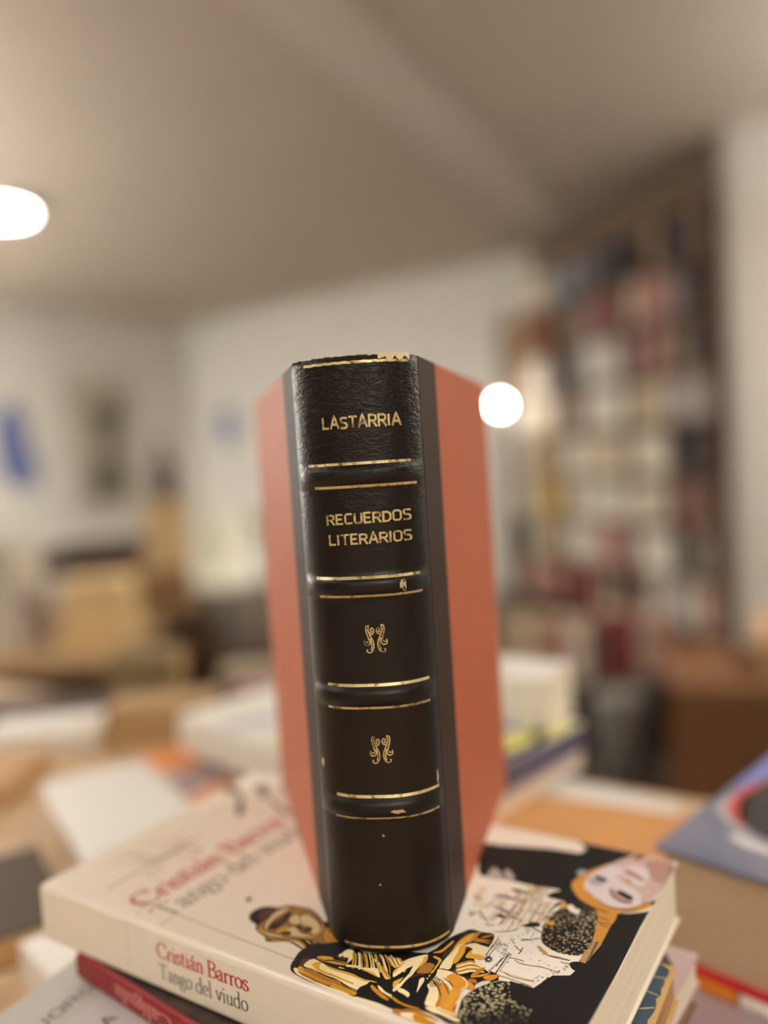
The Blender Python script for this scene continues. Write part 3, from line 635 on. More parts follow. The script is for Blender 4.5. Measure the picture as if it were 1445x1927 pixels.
('P',0,'2070 1198 2080 1226 2101 1265 2123 1300 2140 1326 2158 1348 2181 1363 2215 1372 2254 1375 2282 1359 2290 1317 2288 1259 2286 1207 2289 1166 2292 1130 2293 1096 2289 1061 2283 1028 2277 1001 2269 980 2261 964 2254 962 2248 980 2243 1010 2239 1040 2235 1061 2231 1081 2229 1102 2230 1127 2232 1155 2230 1179 2221 1199 2209 1215 2195 1226 2179 1231 2160 1230 2144 1226 2134 1214 2127 1199 2118 1188 2100 1185 2079 1186'),
('P2',0,'2183 1270 2190 1285 2205 1297 2222 1305 2243 1313 2266 1317 2283 1310 2289 1282 2290 1243 2289 1208 2289 1179 2288 1152 2283 1136 2272 1132 2258 1137 2245 1148 2234 1165 2224 1188 2214 1211 2201 1232 2189 1252'),
('P3',0,'2140 1266 2136 1274 2135 1291 2136 1306 2139 1317 2144 1327 2151 1335 2160 1343 2171 1349 2177 1348 2178 1335 2174 1314 2169 1296 2160 1282 2148 1270'),
('P',0,'2115 1123 2121 1128 2131 1130 2143 1129 2155 1121 2168 1110 2180 1100 2189 1093 2198 1088 2206 1083 2217 1081 2228 1081 2236 1075 2240 1058 2240 1037 2236 1024 2227 1028 2214 1040 2201 1051 2190 1056 2180 1059 2169 1065 2156 1073 2143 1082 2132 1092 2123 1103 2117 1114'),
('R2',0,'2126 1160 2127 1168 2136 1175 2147 1178 2158 1174 2172 1166 2185 1157 2199 1149 2213 1139 2221 1132 2221 1127 2216 1123 2209 1122 2201 1125 2190 1131 2177 1137 2159 1144 2139 1153'),
('R3',1,'2130 1159 2136 1156 2145 1152 2156 1148 2167 1144 2179 1139 2193 1133 2206 1128 2215 1126 2215 1128 2206 1133 2193 1140 2179 1147 2166 1152 2155 1156 2145 1159 2136 1161 2130 1161'),
('T',0,'2155 1100 2157 1105 2161 1110 2166 1113 2171 1110 2176 1105 2180 1100 2181 1096 2179 1091 2177 1087 2173 1085 2168 1084 2163 1084 2159 1088 2156 1094'),
('B2',0,'2040 1070 2040 1077 2043 1083 2049 1087 2061 1085 2076 1079 2087 1074 2093 1069 2095 1064 2095 1059 2093 1053 2088 1047 2082 1044 2074 1046 2065 1050 2056 1055 2049 1060 2043 1065'),
('K',0,'2043 1072 2046 1076 2052 1078 2060 1078 2069 1075 2080 1070 2088 1064 2090 1060 2090 1055 2086 1053 2080 1052 2072 1053 2063 1055 2055 1060 2047 1067'),
('G2',0,'2025 1048 2029 1052 2035 1056 2045 1057 2059 1056 2076 1052 2088 1047 2090 1039 2087 1030 2082 1022 2075 1015 2066 1011 2057 1009 2048 1013 2040 1021 2034 1028 2029 1035 2026 1042'),
('P2',0,'2121 1011 2123 1015 2126 1017 2131 1016 2137 1012 2145 1006 2154 998 2163 986 2174 973 2185 963 2199 961 2214 962 2224 961 2226 954 2225 945 2220 938 2211 935 2199 934 2187 935 2173 941 2160 950 2148 959 2140 967 2134 977 2129 985 2125 995 2122 1004'),
('B2',1,'2121 1011 2124 1003 2128 991 2134 978 2140 967 2148 958 2158 950 2167 944 2177 941 2188 940 2199 943 2210 946 2217 949 2216 951 2209 951 2198 949 2187 948 2176 949 2167 952 2158 958 2150 965 2142 973 2136 982 2131 993 2126 1004 2122 1012'),
('K',0,'2151 1007 2151 1011 2154 1014 2159 1015 2167 1014 2176 1011 2186 1006 2197 1001 2208 995 2216 989 2219 981 2220 974 2218 969 2212 966 2203 966 2194 967 2184 972 2174 978 2165 985 2158 992 2153 1001'),
('V',0,'2168 1019 2180 1019 2198 1017 2212 1012 2221 1001 2227 986 2229 978 2226 980 2218 989 2210 996 2199 1001 2188 1006 2178 1010 2171 1014 2167 1018'),
('B2',1,'2101 920 2110 913 2124 904 2139 894 2152 888 2165 886 2177 886 2188 888 2200 892 2210 896 2221 902 2231 909 2240 917 2247 928 2254 941 2260 954 2267 966 2274 978 2281 990 2287 1000 2292 1008 2291 1009 2286 1003 2280 993 2272 981 2264 970 2258 958 2252 945 2245 933 2237 923 2229 915 2219 908 2209 902 2198 898 2187 894 2176 892 2164 891 2152 893 2139 898 2124 907 2110 916 2101 922'),
('W',0,'2191 866 2193 866 2202 867 2213 870 2225 877 2239 886 2252 896 2262 908 2270 920 2278 933 2287 949 2295 965 2301 972 2303 964 2303 949 2300 934 2292 923 2282 912 2270 902 2256 890 2241 879 2226 870 2212 866 2198 865'),
('B2',0,'2283 977 2285 985 2289 995 2293 1003 2295 1004 2297 1002 2298 998 2297 988 2296 976 2294 968 2290 968 2286 971'),
('K',1,'2061 879 2069 874 2081 868 2093 861 2104 856 2113 854 2121 853 2129 853 2137 852 2146 851 2155 849 2163 848 2169 847 2169 849 2163 851 2154 854 2145 856 2136 858 2128 859 2120 860 2112 861 2103 862 2093 867 2081 872 2069 877 2061 881'),
('B2',1,'2146 804 2185 797 2184 802 2145 809'),
('B2',1,'2152 774 2198 778 2197 783 2151 779'),
('B2',1,'2161 766 2195 755 2194 759 2161 771'),
('G2',0,'1969 1068 1969 1077 1969 1088 1971 1096 1974 1101 1979 1102 1984 1103 1990 1103 1996 1103 2000 1099 2001 1089 2000 1075 1997 1065 1992 1060 1986 1058 1981 1057 1976 1059 1972 1062'),
('K',0,'983 224 977 232 972 241 970 250 969 260 970 271 973 280 976 289 980 297 986 304 993 310 1001 315 1010 319 1021 322 1034 324 1044 328 1050 334 1054 342 1059 350 1064 355 1070 359 1078 362 1089 365 1102 367 1116 369 1130 372 1146 375 1162 375 1179 371 1196 364 1213 356 1230 347 1246 337 1260 330 1266 332 1270 338 1280 335 1303 318 1332 294 1356 275 1370 265 1380 261 1386 255 1387 246 1385 236 1387 231 1401 238 1419 250 1434 255 1445 250 1453 239 1456 228 1449 219 1436 211 1427 204 1426 197 1428 191 1426 184 1414 176 1398 167 1385 158 1378 151 1375 144 1372 133 1368 117 1365 97 1361 82 1356 76 1350 73 1346 69 1344 60 1344 48 1343 41 1339 43 1333 49 1328 56 1324 61 1321 66 1317 73 1313 83 1310 96 1307 109 1305 125 1303 141 1301 153 1299 157 1296 156 1288 156 1270 161 1247 166 1225 168 1207 162 1190 152 1177 143 1167 139 1160 135 1154 134 1147 135 1140 138 1135 142 1132 145 1131 149 1127 153 1117 156 1104 158 1091 161 1080 165 1069 170 1060 176 1053 183 1048 192 1041 198 1032 201 1021 202 1011 205 1001 210 991 216'),
('B3',0,'999 260 998 270 1001 281 1005 291 1011 301 1019 311 1026 319 1032 323 1037 324 1042 321 1046 310 1049 294 1051 280 1052 271 1051 264 1049 257 1049 248 1047 239 1045 233 1041 229 1036 228 1029 230 1019 238 1007 248'),
('T3',0,'1061 187 1055 195 1052 204 1051 214 1052 225 1056 237 1059 251 1059 267 1059 285 1059 301 1061 315 1064 328 1067 339 1071 347 1075 353 1081 358 1092 361 1105 364 1119 365 1135 367 1151 369 1168 367 1187 362 1206 354 1224 345 1242 335 1259 324 1272 315 1278 308 1281 304 1286 301 1294 303 1305 306 1316 306 1328 297 1341 284 1353 273 1364 268 1374 266 1381 263 1385 258 1387 252 1387 246 1382 237 1374 228 1366 221 1359 217 1350 216 1341 215 1332 214 1321 212 1311 212 1299 213 1287 214 1276 214 1266 211 1258 206 1252 202 1248 196 1246 191 1243 187 1237 186 1230 187 1223 187 1217 184 1212 181 1203 177 1189 174 1172 171 1156 168 1142 166 1129 164 1117 164 1107 163 1097 162 1088 164 1078 170 1068 178'),
('Y2',0,'1061 187 1064 189 1073 189 1082 187 1090 183 1098 178 1108 174 1119 174 1132 176 1147 179 1163 180 1181 182 1198 184 1215 187 1232 190 1240 191 1236 187 1223 181 1205 175 1179 171 1148 168 1122 166 1106 165 1095 166 1085 168 1074 174 1065 181'),
('L2',0,'1055 276 1054 289 1055 301 1058 312 1062 325 1068 337 1074 345 1078 346 1082 343 1085 336 1085 327 1085 315 1084 302 1082 291 1079 279 1078 266 1079 253 1081 239 1084 226 1090 212 1096 200 1100 191 1100 188 1097 189 1093 193 1087 200 1078 211 1071 224 1064 241 1059 259'),
('K',0,'1099 196 1095 206 1093 220 1091 234 1091 246 1093 257 1094 269 1096 283 1097 298 1099 310 1103 319 1107 325 1111 327 1114 325 1118 319 1121 310 1126 296 1130 278 1133 261 1134 245 1133 229 1131 217 1128 210 1123 206 1118 203 1112 199 1105 195'),
('B3',0,'1096 253 1097 264 1099 276 1103 284 1108 287 1113 285 1117 280 1119 269 1120 255 1119 243 1118 236 1116 231 1113 230 1108 234 1101 244'),
('L2',0,'1129 292 1129 301 1132 311 1136 317 1142 319 1148 316 1156 311 1167 302 1179 292 1186 283 1187 276 1183 271 1177 267 1169 266 1158 266 1148 269 1140 275 1133 283'),
('L2',0,'1161 319 1162 327 1168 334 1177 338 1190 337 1205 333 1221 327 1236 319 1251 309 1263 300 1271 292 1276 285 1280 277 1282 268 1282 258 1280 251 1274 249 1266 249 1259 251 1256 258 1255 266 1252 274 1248 278 1243 280 1236 281 1227 280 1215 277 1205 276 1197 279 1190 285 1183 291 1174 300 1165 310'),
('L2',0,'1173 213 1171 222 1172 235 1175 245 1181 250 1189 252 1198 251 1208 245 1218 237 1228 230 1237 230 1246 231 1254 233 1263 234 1271 235 1274 233 1267 227 1255 219 1243 212 1233 208 1223 206 1216 204 1212 200 1211 195 1209 195 1206 202 1201 212 1196 219 1188 218 1180 213'),
('Y2',0,'1138 205 1138 214 1139 225 1142 233 1149 238 1158 241 1165 240 1169 234 1170 225 1170 216 1168 209 1164 201 1160 196 1155 193 1149 192 1145 193 1141 195 1139 199'),
('B3',0,'1181 259 1181 263 1185 267 1190 269 1197 269 1205 267 1212 264 1218 257 1223 249 1224 244 1220 242 1212 242 1204 244 1195 248 1186 253'),
('B3',0,'1220 257 1222 264 1228 270 1234 275 1240 276 1247 276 1252 274 1255 268 1257 261 1257 255 1253 249 1247 244 1240 241 1232 244 1225 251'),
('Y2',1,'1257 323 1260 318 1266 312 1271 304 1275 297 1278 289 1281 281 1283 272 1284 264 1283 255 1281 246 1279 237 1276 230 1271 223 1264 217 1258 211 1254 207 1256 205 1262 207 1269 211 1277 216 1284 222 1288 230 1291 239 1294 249 1294 258 1293 268 1290 279 1287 288 1282 297 1276 306 1269 314 1263 320 1259 325'),
('Y2',1,'1107 318 1112 322 1119 327 1127 333 1134 339 1140 343 1146 348 1153 351 1161 352 1173 350 1188 346 1202 341 1212 338 1212 340 1201 345 1186 351 1170 358 1157 361 1147 360 1139 356 1133 352 1127 346 1120 340 1114 333 1109 325 1105 320'),
('B3',1,'1136 344 1147 342 1161 340 1177 338 1192 335 1205 331 1219 327 1232 323 1242 318 1252 312 1260 305 1267 299 1273 294 1274 295 1269 301 1262 309 1253 317 1242 325 1230 331 1217 336 1203 340 1189 343 1174 345 1158 346 1145 346 1135 346'),
('K',0,'1160 196 1162 200 1168 207 1173 213 1178 217 1183 221 1187 222 1191 219 1194 214 1195 208 1192 204 1187 199 1181 196 1173 194 1165 194'),
('L2',0,'1095 173 1099 175 1111 176 1123 177 1133 178 1142 180 1151 181 1163 183 1175 186 1182 186 1180 183 1174 178 1165 173 1156 169 1146 166 1134 164 1119 166 1103 170'),
('Y2',0,'1132 151 1132 154 1136 158 1141 160 1148 161 1156 162 1167 163 1182 168 1200 173 1216 178 1229 184 1241 189 1253 192 1265 190 1278 186 1289 181 1296 175 1303 170 1309 167 1318 170 1327 176 1333 179 1333 177 1330 172 1325 168 1318 164 1310 161 1299 159 1285 163 1269 169 1254 173 1243 175 1233 174 1222 171 1206 164 1189 155 1174 147 1164 142 1157 138 1151 138 1143 140 1136 146'),
('L2',0,'1208 172 1215 175 1231 181 1246 184 1259 182 1273 178 1284 174 1293 170 1301 166 1302 164 1296 164 1284 165 1272 168 1261 170 1250 173 1239 175 1226 174 1213 172'),
('K',0,'1138 148 1138 152 1141 155 1144 157 1149 157 1155 157 1160 155 1162 152 1163 147 1163 144 1160 142 1156 140 1152 141 1146 142 1141 145'),
('Y2',1,'1143 143 1143 145 1143 148 1144 151 1145 152 1148 153 1152 153 1156 153 1157 153 1156 153 1156 150 1155 147 1154 145 1155 144 1157 146 1158 148 1160 151 1158 155 1154 156 1150 157 1145 157 1142 156 1140 153 1140 149 1141 146 1142 143'),
('K',1,'1165 157 1173 159 1185 162 1197 166 1209 171 1220 177 1232 184 1243 190 1250 195 1249 196 1241 193 1229 188 1216 182 1204 176 1193 171 1181 166 1171 162 1164 158'),
('Y2',0,'1300 287 1302 296 1309 301 1319 302 1329 295 1342 283 1353 273 1363 268 1372 265 1378 261 1381 255 1382 248 1380 242 1375 236 1369 230 1361 228 1352 229 1341 234 1331 242 1319 256 1306 273'),
('O3',0,'1319 266 1322 269 1331 269 1341 267 1352 264 1364 259 1372 253 1373 246 1370 239 1365 235 1359 234 1351 235 1343 238 1334 247 1324 258'),
('L2',0,'1270 204 1272 205 1279 205 1286 204 1294 202 1302 198 1307 195 1307 194 1303 194 1297 195 1288 198 1277 201'),
('Y2',0,'1304 208 1304 210 1307 212 1311 212 1314 209 1318 204 1319 201 1315 202 1308 205'),
('K',0,'1311 288 1311 291 1312 293 1314 295 1317 293 1321 289 1324 286 1323 284 1321 282 1319 282 1316 283 1313 285'),
('B3',0,'1387 231 1397 238 1412 240 1425 241 1435 240 1442 237 1445 232 1441 224 1433 215 1425 207 1418 199 1411 193 1404 192 1396 202 1389 218'),
('K',0,'1297 157 1303 171 1312 184 1326 198 1345 217 1367 237 1387 251 1401 255 1412 253 1429 251 1454 247 1484 242 1517 243 1553 265 1594 292 1638 285 1693 216 1747 121 1780 56 1781 36 1764 38 1745 42 1730 42 1712 44 1695 45 1679 44 1662 43 1648 42 1637 41 1627 40 1619 39 1611 37 1605 34 1598 33 1590 33 1581 34 1566 33 1538 31 1503 28 1473 26 1453 25 1438 26 1422 27 1402 29 1381 32 1364 35 1352 38 1344 41 1337 45 1330 51 1325 57 1319 65 1315 75 1311 86 1307 99 1302 117 1297 138'),
('B3',0,'1351 72 1345 82 1337 96 1333 108 1333 115 1337 119 1342 123 1349 125 1358 126 1363 123 1363 114 1360 101 1357 90 1358 82 1359 75 1359 71 1357 68 1355 68'),
('L',0,'1341 54 1339 58 1341 62 1344 63 1349 63 1356 61 1362 58 1364 55 1364 51 1371 48 1387 44 1409 40 1431 36 1454 35 1477 35 1499 35 1522 36 1544 36 1563 37 1580 35 1593 33 1605 32 1612 32 1617 32 1623 33 1632 35 1643 39 1655 41 1668 40 1681 38 1695 36 1709 34 1723 32 1736 28 1749 22 1760 15 1765 11 1759 11 1747 15 1731 18 1712 19 1690 21 1668 22 1647 23 1626 23 1605 23 1583 24 1562 24 1540 24 1517 25 1495 25 1473 26 1454 27 1436 28 1419 30 1401 32 1384 34 1369 37 1357 42 1347 49'),
('Y',0,'1349 66 1349 70 1350 75 1353 78 1357 78 1363 76 1374 74 1393 72 1417 69 1442 66 1467 63 1492 60 1516 57 1536 56 1554 55 1570 54 1584 54 1595 54 1603 53 1606 51 1606 48 1605 45 1605 42 1603 38 1596 36 1578 35 1555 36 1530 37 1507 39 1483 41 1460 42 1439 43 1420 44 1403 46 1391 47 1383 49 1375 50 1369 52 1364 54 1360 57 1355 59 1351 62'),
('Y3',0,'1360 69 1369 69 1385 69 1407 67 1441 63 1481 58 1518 54 1550 51 1579 48 1598 46 1606 43 1605 41 1596 40 1579 40 1554 42 1525 44 1490 47 1451 50 1418 53 1397 57 1383 60 1372 63 1363 66 1358 68'),
('B4',0,'1375 50 1379 52 1386 53 1398 52 1418 50 1443 47 1465 45 1484 45 1501 46 1511 46 1512 44 1506 41 1497 38 1485 36 1469 35 1453 34 1438 35 1422 37 1409 39 1397 40 1388 42 1381 44 1376 46 1374 48'),
('B4',0,'1370 74 1375 77 1385 80 1396 81 1410 80 1426 77 1442 75 1459 74 1476 73 1491 72 1501 74 1508 75 1515 76 1524 72 1533 67 1544 63 1562 62 1581 63 1596 63 1602 61 1603 58 1600 56 1593 56 1581 56 1568 57 1553 58 1537 58 1522 58 1507 57 1493 56 1477 56 1459 57 1440 59 1423 60 1408 62 1395 63 1385 65 1377 68 1371 71'),
('L',0,'1359 86 1357 94 1357 106 1358 116 1361 122 1364 127 1368 130 1373 131 1379 131 1386 130 1394 128 1404 126 1414 125 1427 123 1441 122 1455 121 1471 121 1487 121 1502 121 1514 121 1525 120 1536 120 1548 118 1561 115 1572 115 1585 117 1597 121 1606 123 1609 120 1609 115 1608 110 1608 105 1607 100 1605 95 1604 88 1602 80 1601 74 1599 70 1598 67 1594 65 1585 65 1573 66 1561 67 1550 69 1540 71 1530 74 1520 76 1510 78 1499 79 1487 79 1473 79 1459 79 1444 80 1429 81 1417 81 1407 82 1400 84 1394 84 1387 83 1381 82 1375 82 1369 82 1363 82'),
('Y',0,'1382 103 1383 109 1385 116 1389 121 1394 124 1399 126 1404 124 1407 119 1410 111 1413 104 1417 99 1423 96 1431 94 1444 93 1460 93 1476 93 1492 92 1509 91 1525 90 1540 89 1555 89 1565 88 1570 85 1571 82 1564 80 1548 81 1526 82 1503 83 1482 83 1462 82 1444 81 1431 82 1422 83 1414 85 1407 88 1401 91 1396 95 1390 97 1385 100'),
('Y',0,'1422 123 1427 123 1439 122 1455 121 1479 122 1507 125 1531 126 1546 126 1557 123 1568 122 1583 121 1599 120 1608 119 1609 117 1603 114 1594 112 1581 112 1564 114 1546 115 1527 115 1506 114 1488 113 1472 112 1459 112 1448 112 1436 116 1426 120'),
('K',0,'1603 53 1599 60 1597 68 1596 76 1597 84 1601 91 1604 97 1608 100 1612 101 1617 101 1623 99 1630 97 1638 94 1647 92 1656 89 1667 87 1680 83 1694 80 1708 77 1723 77 1739 78 1752 79 1759 79 1764 78 1768 75 1774 68 1780 59 1781 52 1778 49 1771 47 1761 46 1747 45 1730 45 1713 46 1697 48 1680 50 1666 51 1656 49 1649 45 1641 42 1633 41 1624 41 1616 42 1611 45 1606 48'),
('Y3',0,'1624 100 1623 104 1624 108 1628 109 1635 106 1646 101 1659 96 1675 89 1694 83 1708 77 1713 73 1714 70 1711 68 1703 68 1692 69 1681 72 1668 76 1654 82 1642 87 1634 92 1628 96'),
('L',0,'1643 115 1645 115 1650 115 1657 113 1665 109 1674 104 1684 100 1694 98 1704 97 1711 96 1714 94 1715 90 1713 88 1705 88 1694 89 1683 91 1675 93 1666 96 1659 100 1652 105 1646 111'),
('Y',0,'1695 88 1696 89 1704 90 1715 90 1730 89 1748 87 1762 84 1768 81 1770 77 1768 75 1759 75 1745 76 1731 79 1717 82 1703 85'),
('Y',0,'1372 143 1373 147 1377 152 1383 156 1394 161 1409 166 1420 168 1425 166 1428 162 1433 159 1445 160 1459 162 1471 164 1480 165 1487 165 1491 164 1494 162 1495 158 1491 154 1483 150 1472 146 1459 143 1446 141 1433 139 1421 138 1414 136 1409 135 1404 134 1397 135 1389 137 1383 138 1378 140 1374 141'),
('K',1,'1381 144 1385 142 1391 139 1398 137 1405 136 1412 139 1418 142 1425 147 1433 150 1443 152 1455 153 1467 155 1476 156 1483 157 1488 158 1492 159 1494 160 1493 161 1490 162 1486 162 1481 161 1474 161 1464 160 1452 159 1440 158 1429 156 1421 153 1414 148 1408 144 1402 141 1396 141 1390 143 1385 145 1381 146'),
('L',0,'1436 207 1437 215 1440 224 1444 231 1450 233 1457 234 1464 232 1470 227 1475 221 1480 214 1484 206 1487 196 1488 188 1488 178 1486 169 1484 165 1481 171 1477 182 1473 190 1467 190 1461 188 1455 186 1451 186 1448 188 1445 191 1441 195 1438 201'),
('B3',0,'1427 187 1427 194 1430 202 1434 206 1440 201 1448 193 1455 186 1463 183 1470 182 1473 180 1471 177 1465 174 1458 172 1453 172 1447 174 1441 176 1436 179 1430 182'),
('L',0,'1435 186 1434 190 1434 195 1435 199 1439 199 1443 197 1446 194 1446 190 1444 184 1441 181 1439 181 1436 183'),
('Y',0,'1467 223 1468 226 1474 226 1481 222 1488 216 1496 206 1503 195 1511 184 1519 171 1524 161 1523 154 1520 149 1515 149 1509 158 1501 171 1493 185 1483 199 1473 213'),
('L',0,'1485 229 1486 233 1492 232 1500 229 1507 222 1515 212 1523 201 1532 189 1541 176 1547 166 1547 159 1543 154 1538 155 1531 163 1523 177 1514 192 1503 205 1492 219'),
('Y',0,'1503 235 1504 239 1510 238 1518 235 1525 228 1534 218 1543 207 1553 195 1563 182 1570 171 1570 164 1566 159 1561 160 1554 169 1544 184 1534 198 1522 212 1510 226'),
('L',0,'1521 241 1522 245 1528 245 1536 241 1544 234 1554 224 1563 213 1574 200 1585 187 1592 176 1593 169 1590 164 1584 165 1576 174 1565 190 1554 205 1542 218 1529 232'),
('Y',0,'1539 248 1540 251 1546 251 1554 247 1562 240 1573 230 1583 219 1595 206 1607 192 1615 181 1616 174 1612 169 1606 170 1598 180 1586 196 1574 211 1561 225 1548 238'),
('L',0,'1557 254 1558 258 1564 257 1572 253 1581 246 1592 236 1603 224 1616 211 1629 197 1637 186 1639 179 1635 174 1629 175 1620 185 1607 202 1594 218 1580 231 1566 245'),
('Y',0,'1575 260 1575 264 1581 263 1590 260 1599 252 1611 242 1623 230 1637 217 1651 202 1660 191 1661 183 1658 178 1651 180 1641 190 1628 208 1614 224 1600 238 1585 251'),
('L',0,'1593 266 1593 270 1599 269 1607 266 1617 258 1630 248 1642 236 1657 222 1672 208 1682 196 1684 188 1680 183 1673 185 1663 196 1649 214 1634 230 1619 244 1603 257'),
('Y',0,'1611 272 1611 276 1617 276 1625 272 1636 264 1649 254 1662 242 1678 228 1694 213 1704 201 1706 193 1703 188 1695 189 1684 201 1669 219 1654 237 1638 251 1621 263'),
('K',1,'1469 229 1473 223 1479 214 1486 205 1493 195 1499 185 1506 173 1512 163 1517 155 1518 156 1514 163 1509 174 1502 186 1496 196 1489 206 1481 216 1475 224 1469 229'),
('K',1,'1480 232 1484 226 1491 218 1498 208 1505 198 1512 188 1520 176 1527 165 1532 157 1533 158 1529 165 1523 177 1515 189 1508 200 1501 210 1493 219 1486 227 1481 233'),
('K',1,'1491 236 1496 230 1502 221 1510 211 1517 201 1525 190 1534 178 1542 167 1548 159 1548 160 1544 168 1536 179 1528 192 1520 203 1512 213 1504 223 1497 231 1492 237'),
('K',1,'1502 240 1507 233 1514 225 1522 215 1530 205 1538 193 1548 181 1556 169 1563 161 1563 162 1558 170 1550 182 1541 195 1532 207 1524 217 1516 227 1508 235 1503 240'),
('K',1,'1513 243 1518 237 1525 228 1533 218 1542 208 1551 196 1561 183 1571 171 1578 163 1578 164 1572 172 1564 185 1554 198 1544 210 1536 220 1527 230 1520 238 1514 244'),
('K',1,'1524 247 1529 240 1537 232 1545 221 1554 211 1564 199 1575 186 1585 173 1593 165 1593 166 1587 175 1577 187 1566 201 1556 213 1548 224 1539 234 1531 242 1525 248'),
('K',1,'1536 251 1541 244 1548 235 1557 225 1566 214 1577 202 1589 188 1600 176 1608 167 1608 168 1601 177 1591 190 1579 204 1568 217 1559 227 1550 237 1542 246 1536 251'),
('K',1,'1547 254 1552 248 1560 239 1569 228 1578 217 1589 205 1602 191 1614 178 1622 169 1623 170 1615 179 1604 193 1592 207 1580 220 1571 231 1561 241 1553 249 1547 255'),
('K',1,'1558 258 1563 251 1571 242 1580 231 1590 220 1602 208 1616 193 1628 180 1637 171 1638 172 1630 182 1618 195 1604 210 1592 223 1582 234 1573 244 1564 253 1558 259'),
('K',1,'1569 261 1574 255 1582 245 1592 235 1602 224 1615 211 1629 196 1642 182 1652 173 1652 174 1644 184 1631 198 1617 213 1604 226 1594 238 1584 248 1575 256 1569 262'),
('K',1,'1580 265 1585 258 1594 249 1603 238 1614 227 1627 213 1643 198 1657 184 1666 175 1667 176 1658 186 1644 200 1629 216 1616 230 1605 241 1595 251 1587 260 1580 266'),
('K',1,'1591 269 1596 262 1605 252 1615 241 1626 230 1640 216 1656 201 1671 186 1681 177 1681 178 1672 188 1657 203 1642 219 1628 233 1617 244 1606 255 1598 263 1591 269'),
('K',1,'1602 272 1608 265 1616 256 1627 245 1638 233 1653 219 1669 203 1685 189 1695 179 1696 180 1686 190 1671 206 1654 222 1640 236 1628 248 1618 258 1609 267 1602 273'),
('K',1,'1612 276 1619 269 1627 259 1638 248 1650 236 1665 222 1682 206 1699 191 1710 181 1710 182 1700 192 1684 208 1667 225 1652 239 1640 251 1629 262 1620 271 1613 277'),
('K',1,'1623 279 1630 272 1639 263 1650 251 1662 239 1677 225 1696 208 1712 193 1724 183 1724 183 1713 195 1697 211 1679 228 1664 243 1651 255 1640 265 1631 274 1624 280'),
('L',0,'1491 154 1497 159 1506 163 1516 167 1526 168 1536 168 1548 169 1562 174 1577 181 1589 186 1596 186 1599 183 1604 178 1612 170 1622 160 1627 153 1627 150 1623 151 1618 152 1611 155 1601 160 1592 163 1582 163 1571 162 1560 161 1548 160 1535 158 1524 156 1513 153 1504 149 1497 147 1492 148 1490 151'),
('Y',0,'1551 156 1557 159 1571 162 1585 164 1599 160 1613 154 1623 150 1624 149 1620 149 1613 150 1603 151 1590 153 1577 155 1565 155 1555 155'),
('Y3',0,'1550 225 1546 230 1550 231 1558 228 1571 222 1589 211 1606 199 1623 185 1638 170 1649 159 1652 153 1651 151 1646 153 1636 160 1622 172 1606 185 1587 199 1565 214'),
('L',0,'1560 220 1556 225 1560 226 1567 224 1581 217 1599 206 1615 195 1630 183 1643 170 1652 161 1655 156 1654 153 1649 155 1641 160 1629 170 1615 180 1596 194 1575 209'),
('Y3',0,'1570 215 1566 220 1570 221 1577 219 1591 212 1608 201 1624 191 1637 180 1648 170 1655 162 1658 158 1657 156 1653 157 1646 160 1636 167 1623 176 1605 189 1584 204'),
('L',0,'1580 210 1576 215 1580 216 1587 214 1600 207 1617 196 1632 186 1643 178 1653 170 1659 164 1661 160 1660 158 1656 158 1651 160 1643 165 1632 172 1615 184 1594 199'),
('Y3',0,'1590 205 1586 210 1589 211 1597 209 1610 202 1626 191 1641 182 1650 176 1657 170 1662 166 1663 163 1662 161 1659 160 1655 161 1650 163 1640 168 1624 179 1604 194'),
('L',0,'1472 135 1477 136 1485 136 1491 137 1494 136 1496 136 1496 135 1491 133 1484 131 1478 130 1475 131 1472 133'),
('Y',0,'1589 119 1593 121 1603 124 1613 126 1622 127 1631 127 1635 126 1631 125 1623 122 1614 120 1604 119 1594 118'),
('K',0,'1599 279 1617 311 1663 321 1701 337 1715 372 1721 415 1727 451 1736 473 1744 489 1752 502 1758 514 1762 524 1770 530 1782 533 1798 533 1813 533 1830 537 1846 542 1859 537 1867 518 1872 490 1873 462 1867 434 1858 405 1857 382 1873 368 1898 358 1920 351 1938 347 1954 345 1966 342 1971 337 1973 332 1970 326 1961 316 1948 305 1936 294 1929 283 1923 273 1920 263 1923 254 1928 247 1928 241 1918 239 1903 238 1895 227 1899 196 1910 156 1920 125 1925 112 1929 108 1936 105 1952 102 1971 100 1979 96 1972 88 1954 77 1932 71 1907 72 1877 77 1849 79 1828 76 1811 71 1793 66 1777 56 1762 46 1739 59 1692 117 1634 205'),
('Y3',0,'1587 251 1584 255 1587 256 1594 254 1606 246 1621 235 1632 226 1637 221 1637 218 1632 219 1619 228 1600 241'),
('L',0,'1595 253 1592 257 1595 259 1601 256 1614 247 1631 235 1642 225 1647 219 1647 216 1642 217 1628 227 1609 242'),
('Y3',0,'1603 255 1600 260 1602 261 1609 258 1623 248 1640 234 1652 223 1657 217 1657 214 1652 216 1638 226 1617 242'),
('L',0,'1611 257 1607 262 1610 263 1617 260 1631 249 1649 233 1662 221 1667 215 1667 212 1662 214 1647 226 1626 243'),
('Y3',0,'1619 259 1615 265 1618 266 1625 262 1640 250 1659 233 1672 220 1677 213 1678 210 1672 213 1656 225 1634 244'),
('L',0,'1627 261 1622 267 1625 268 1633 264 1648 251 1668 232 1682 218 1687 211 1688 208 1682 211 1666 225 1643 245'),
('Y3',0,'1635 263 1630 270 1633 271 1641 266 1657 252 1677 232 1692 217 1698 209 1698 206 1692 209 1675 224 1651 246'),
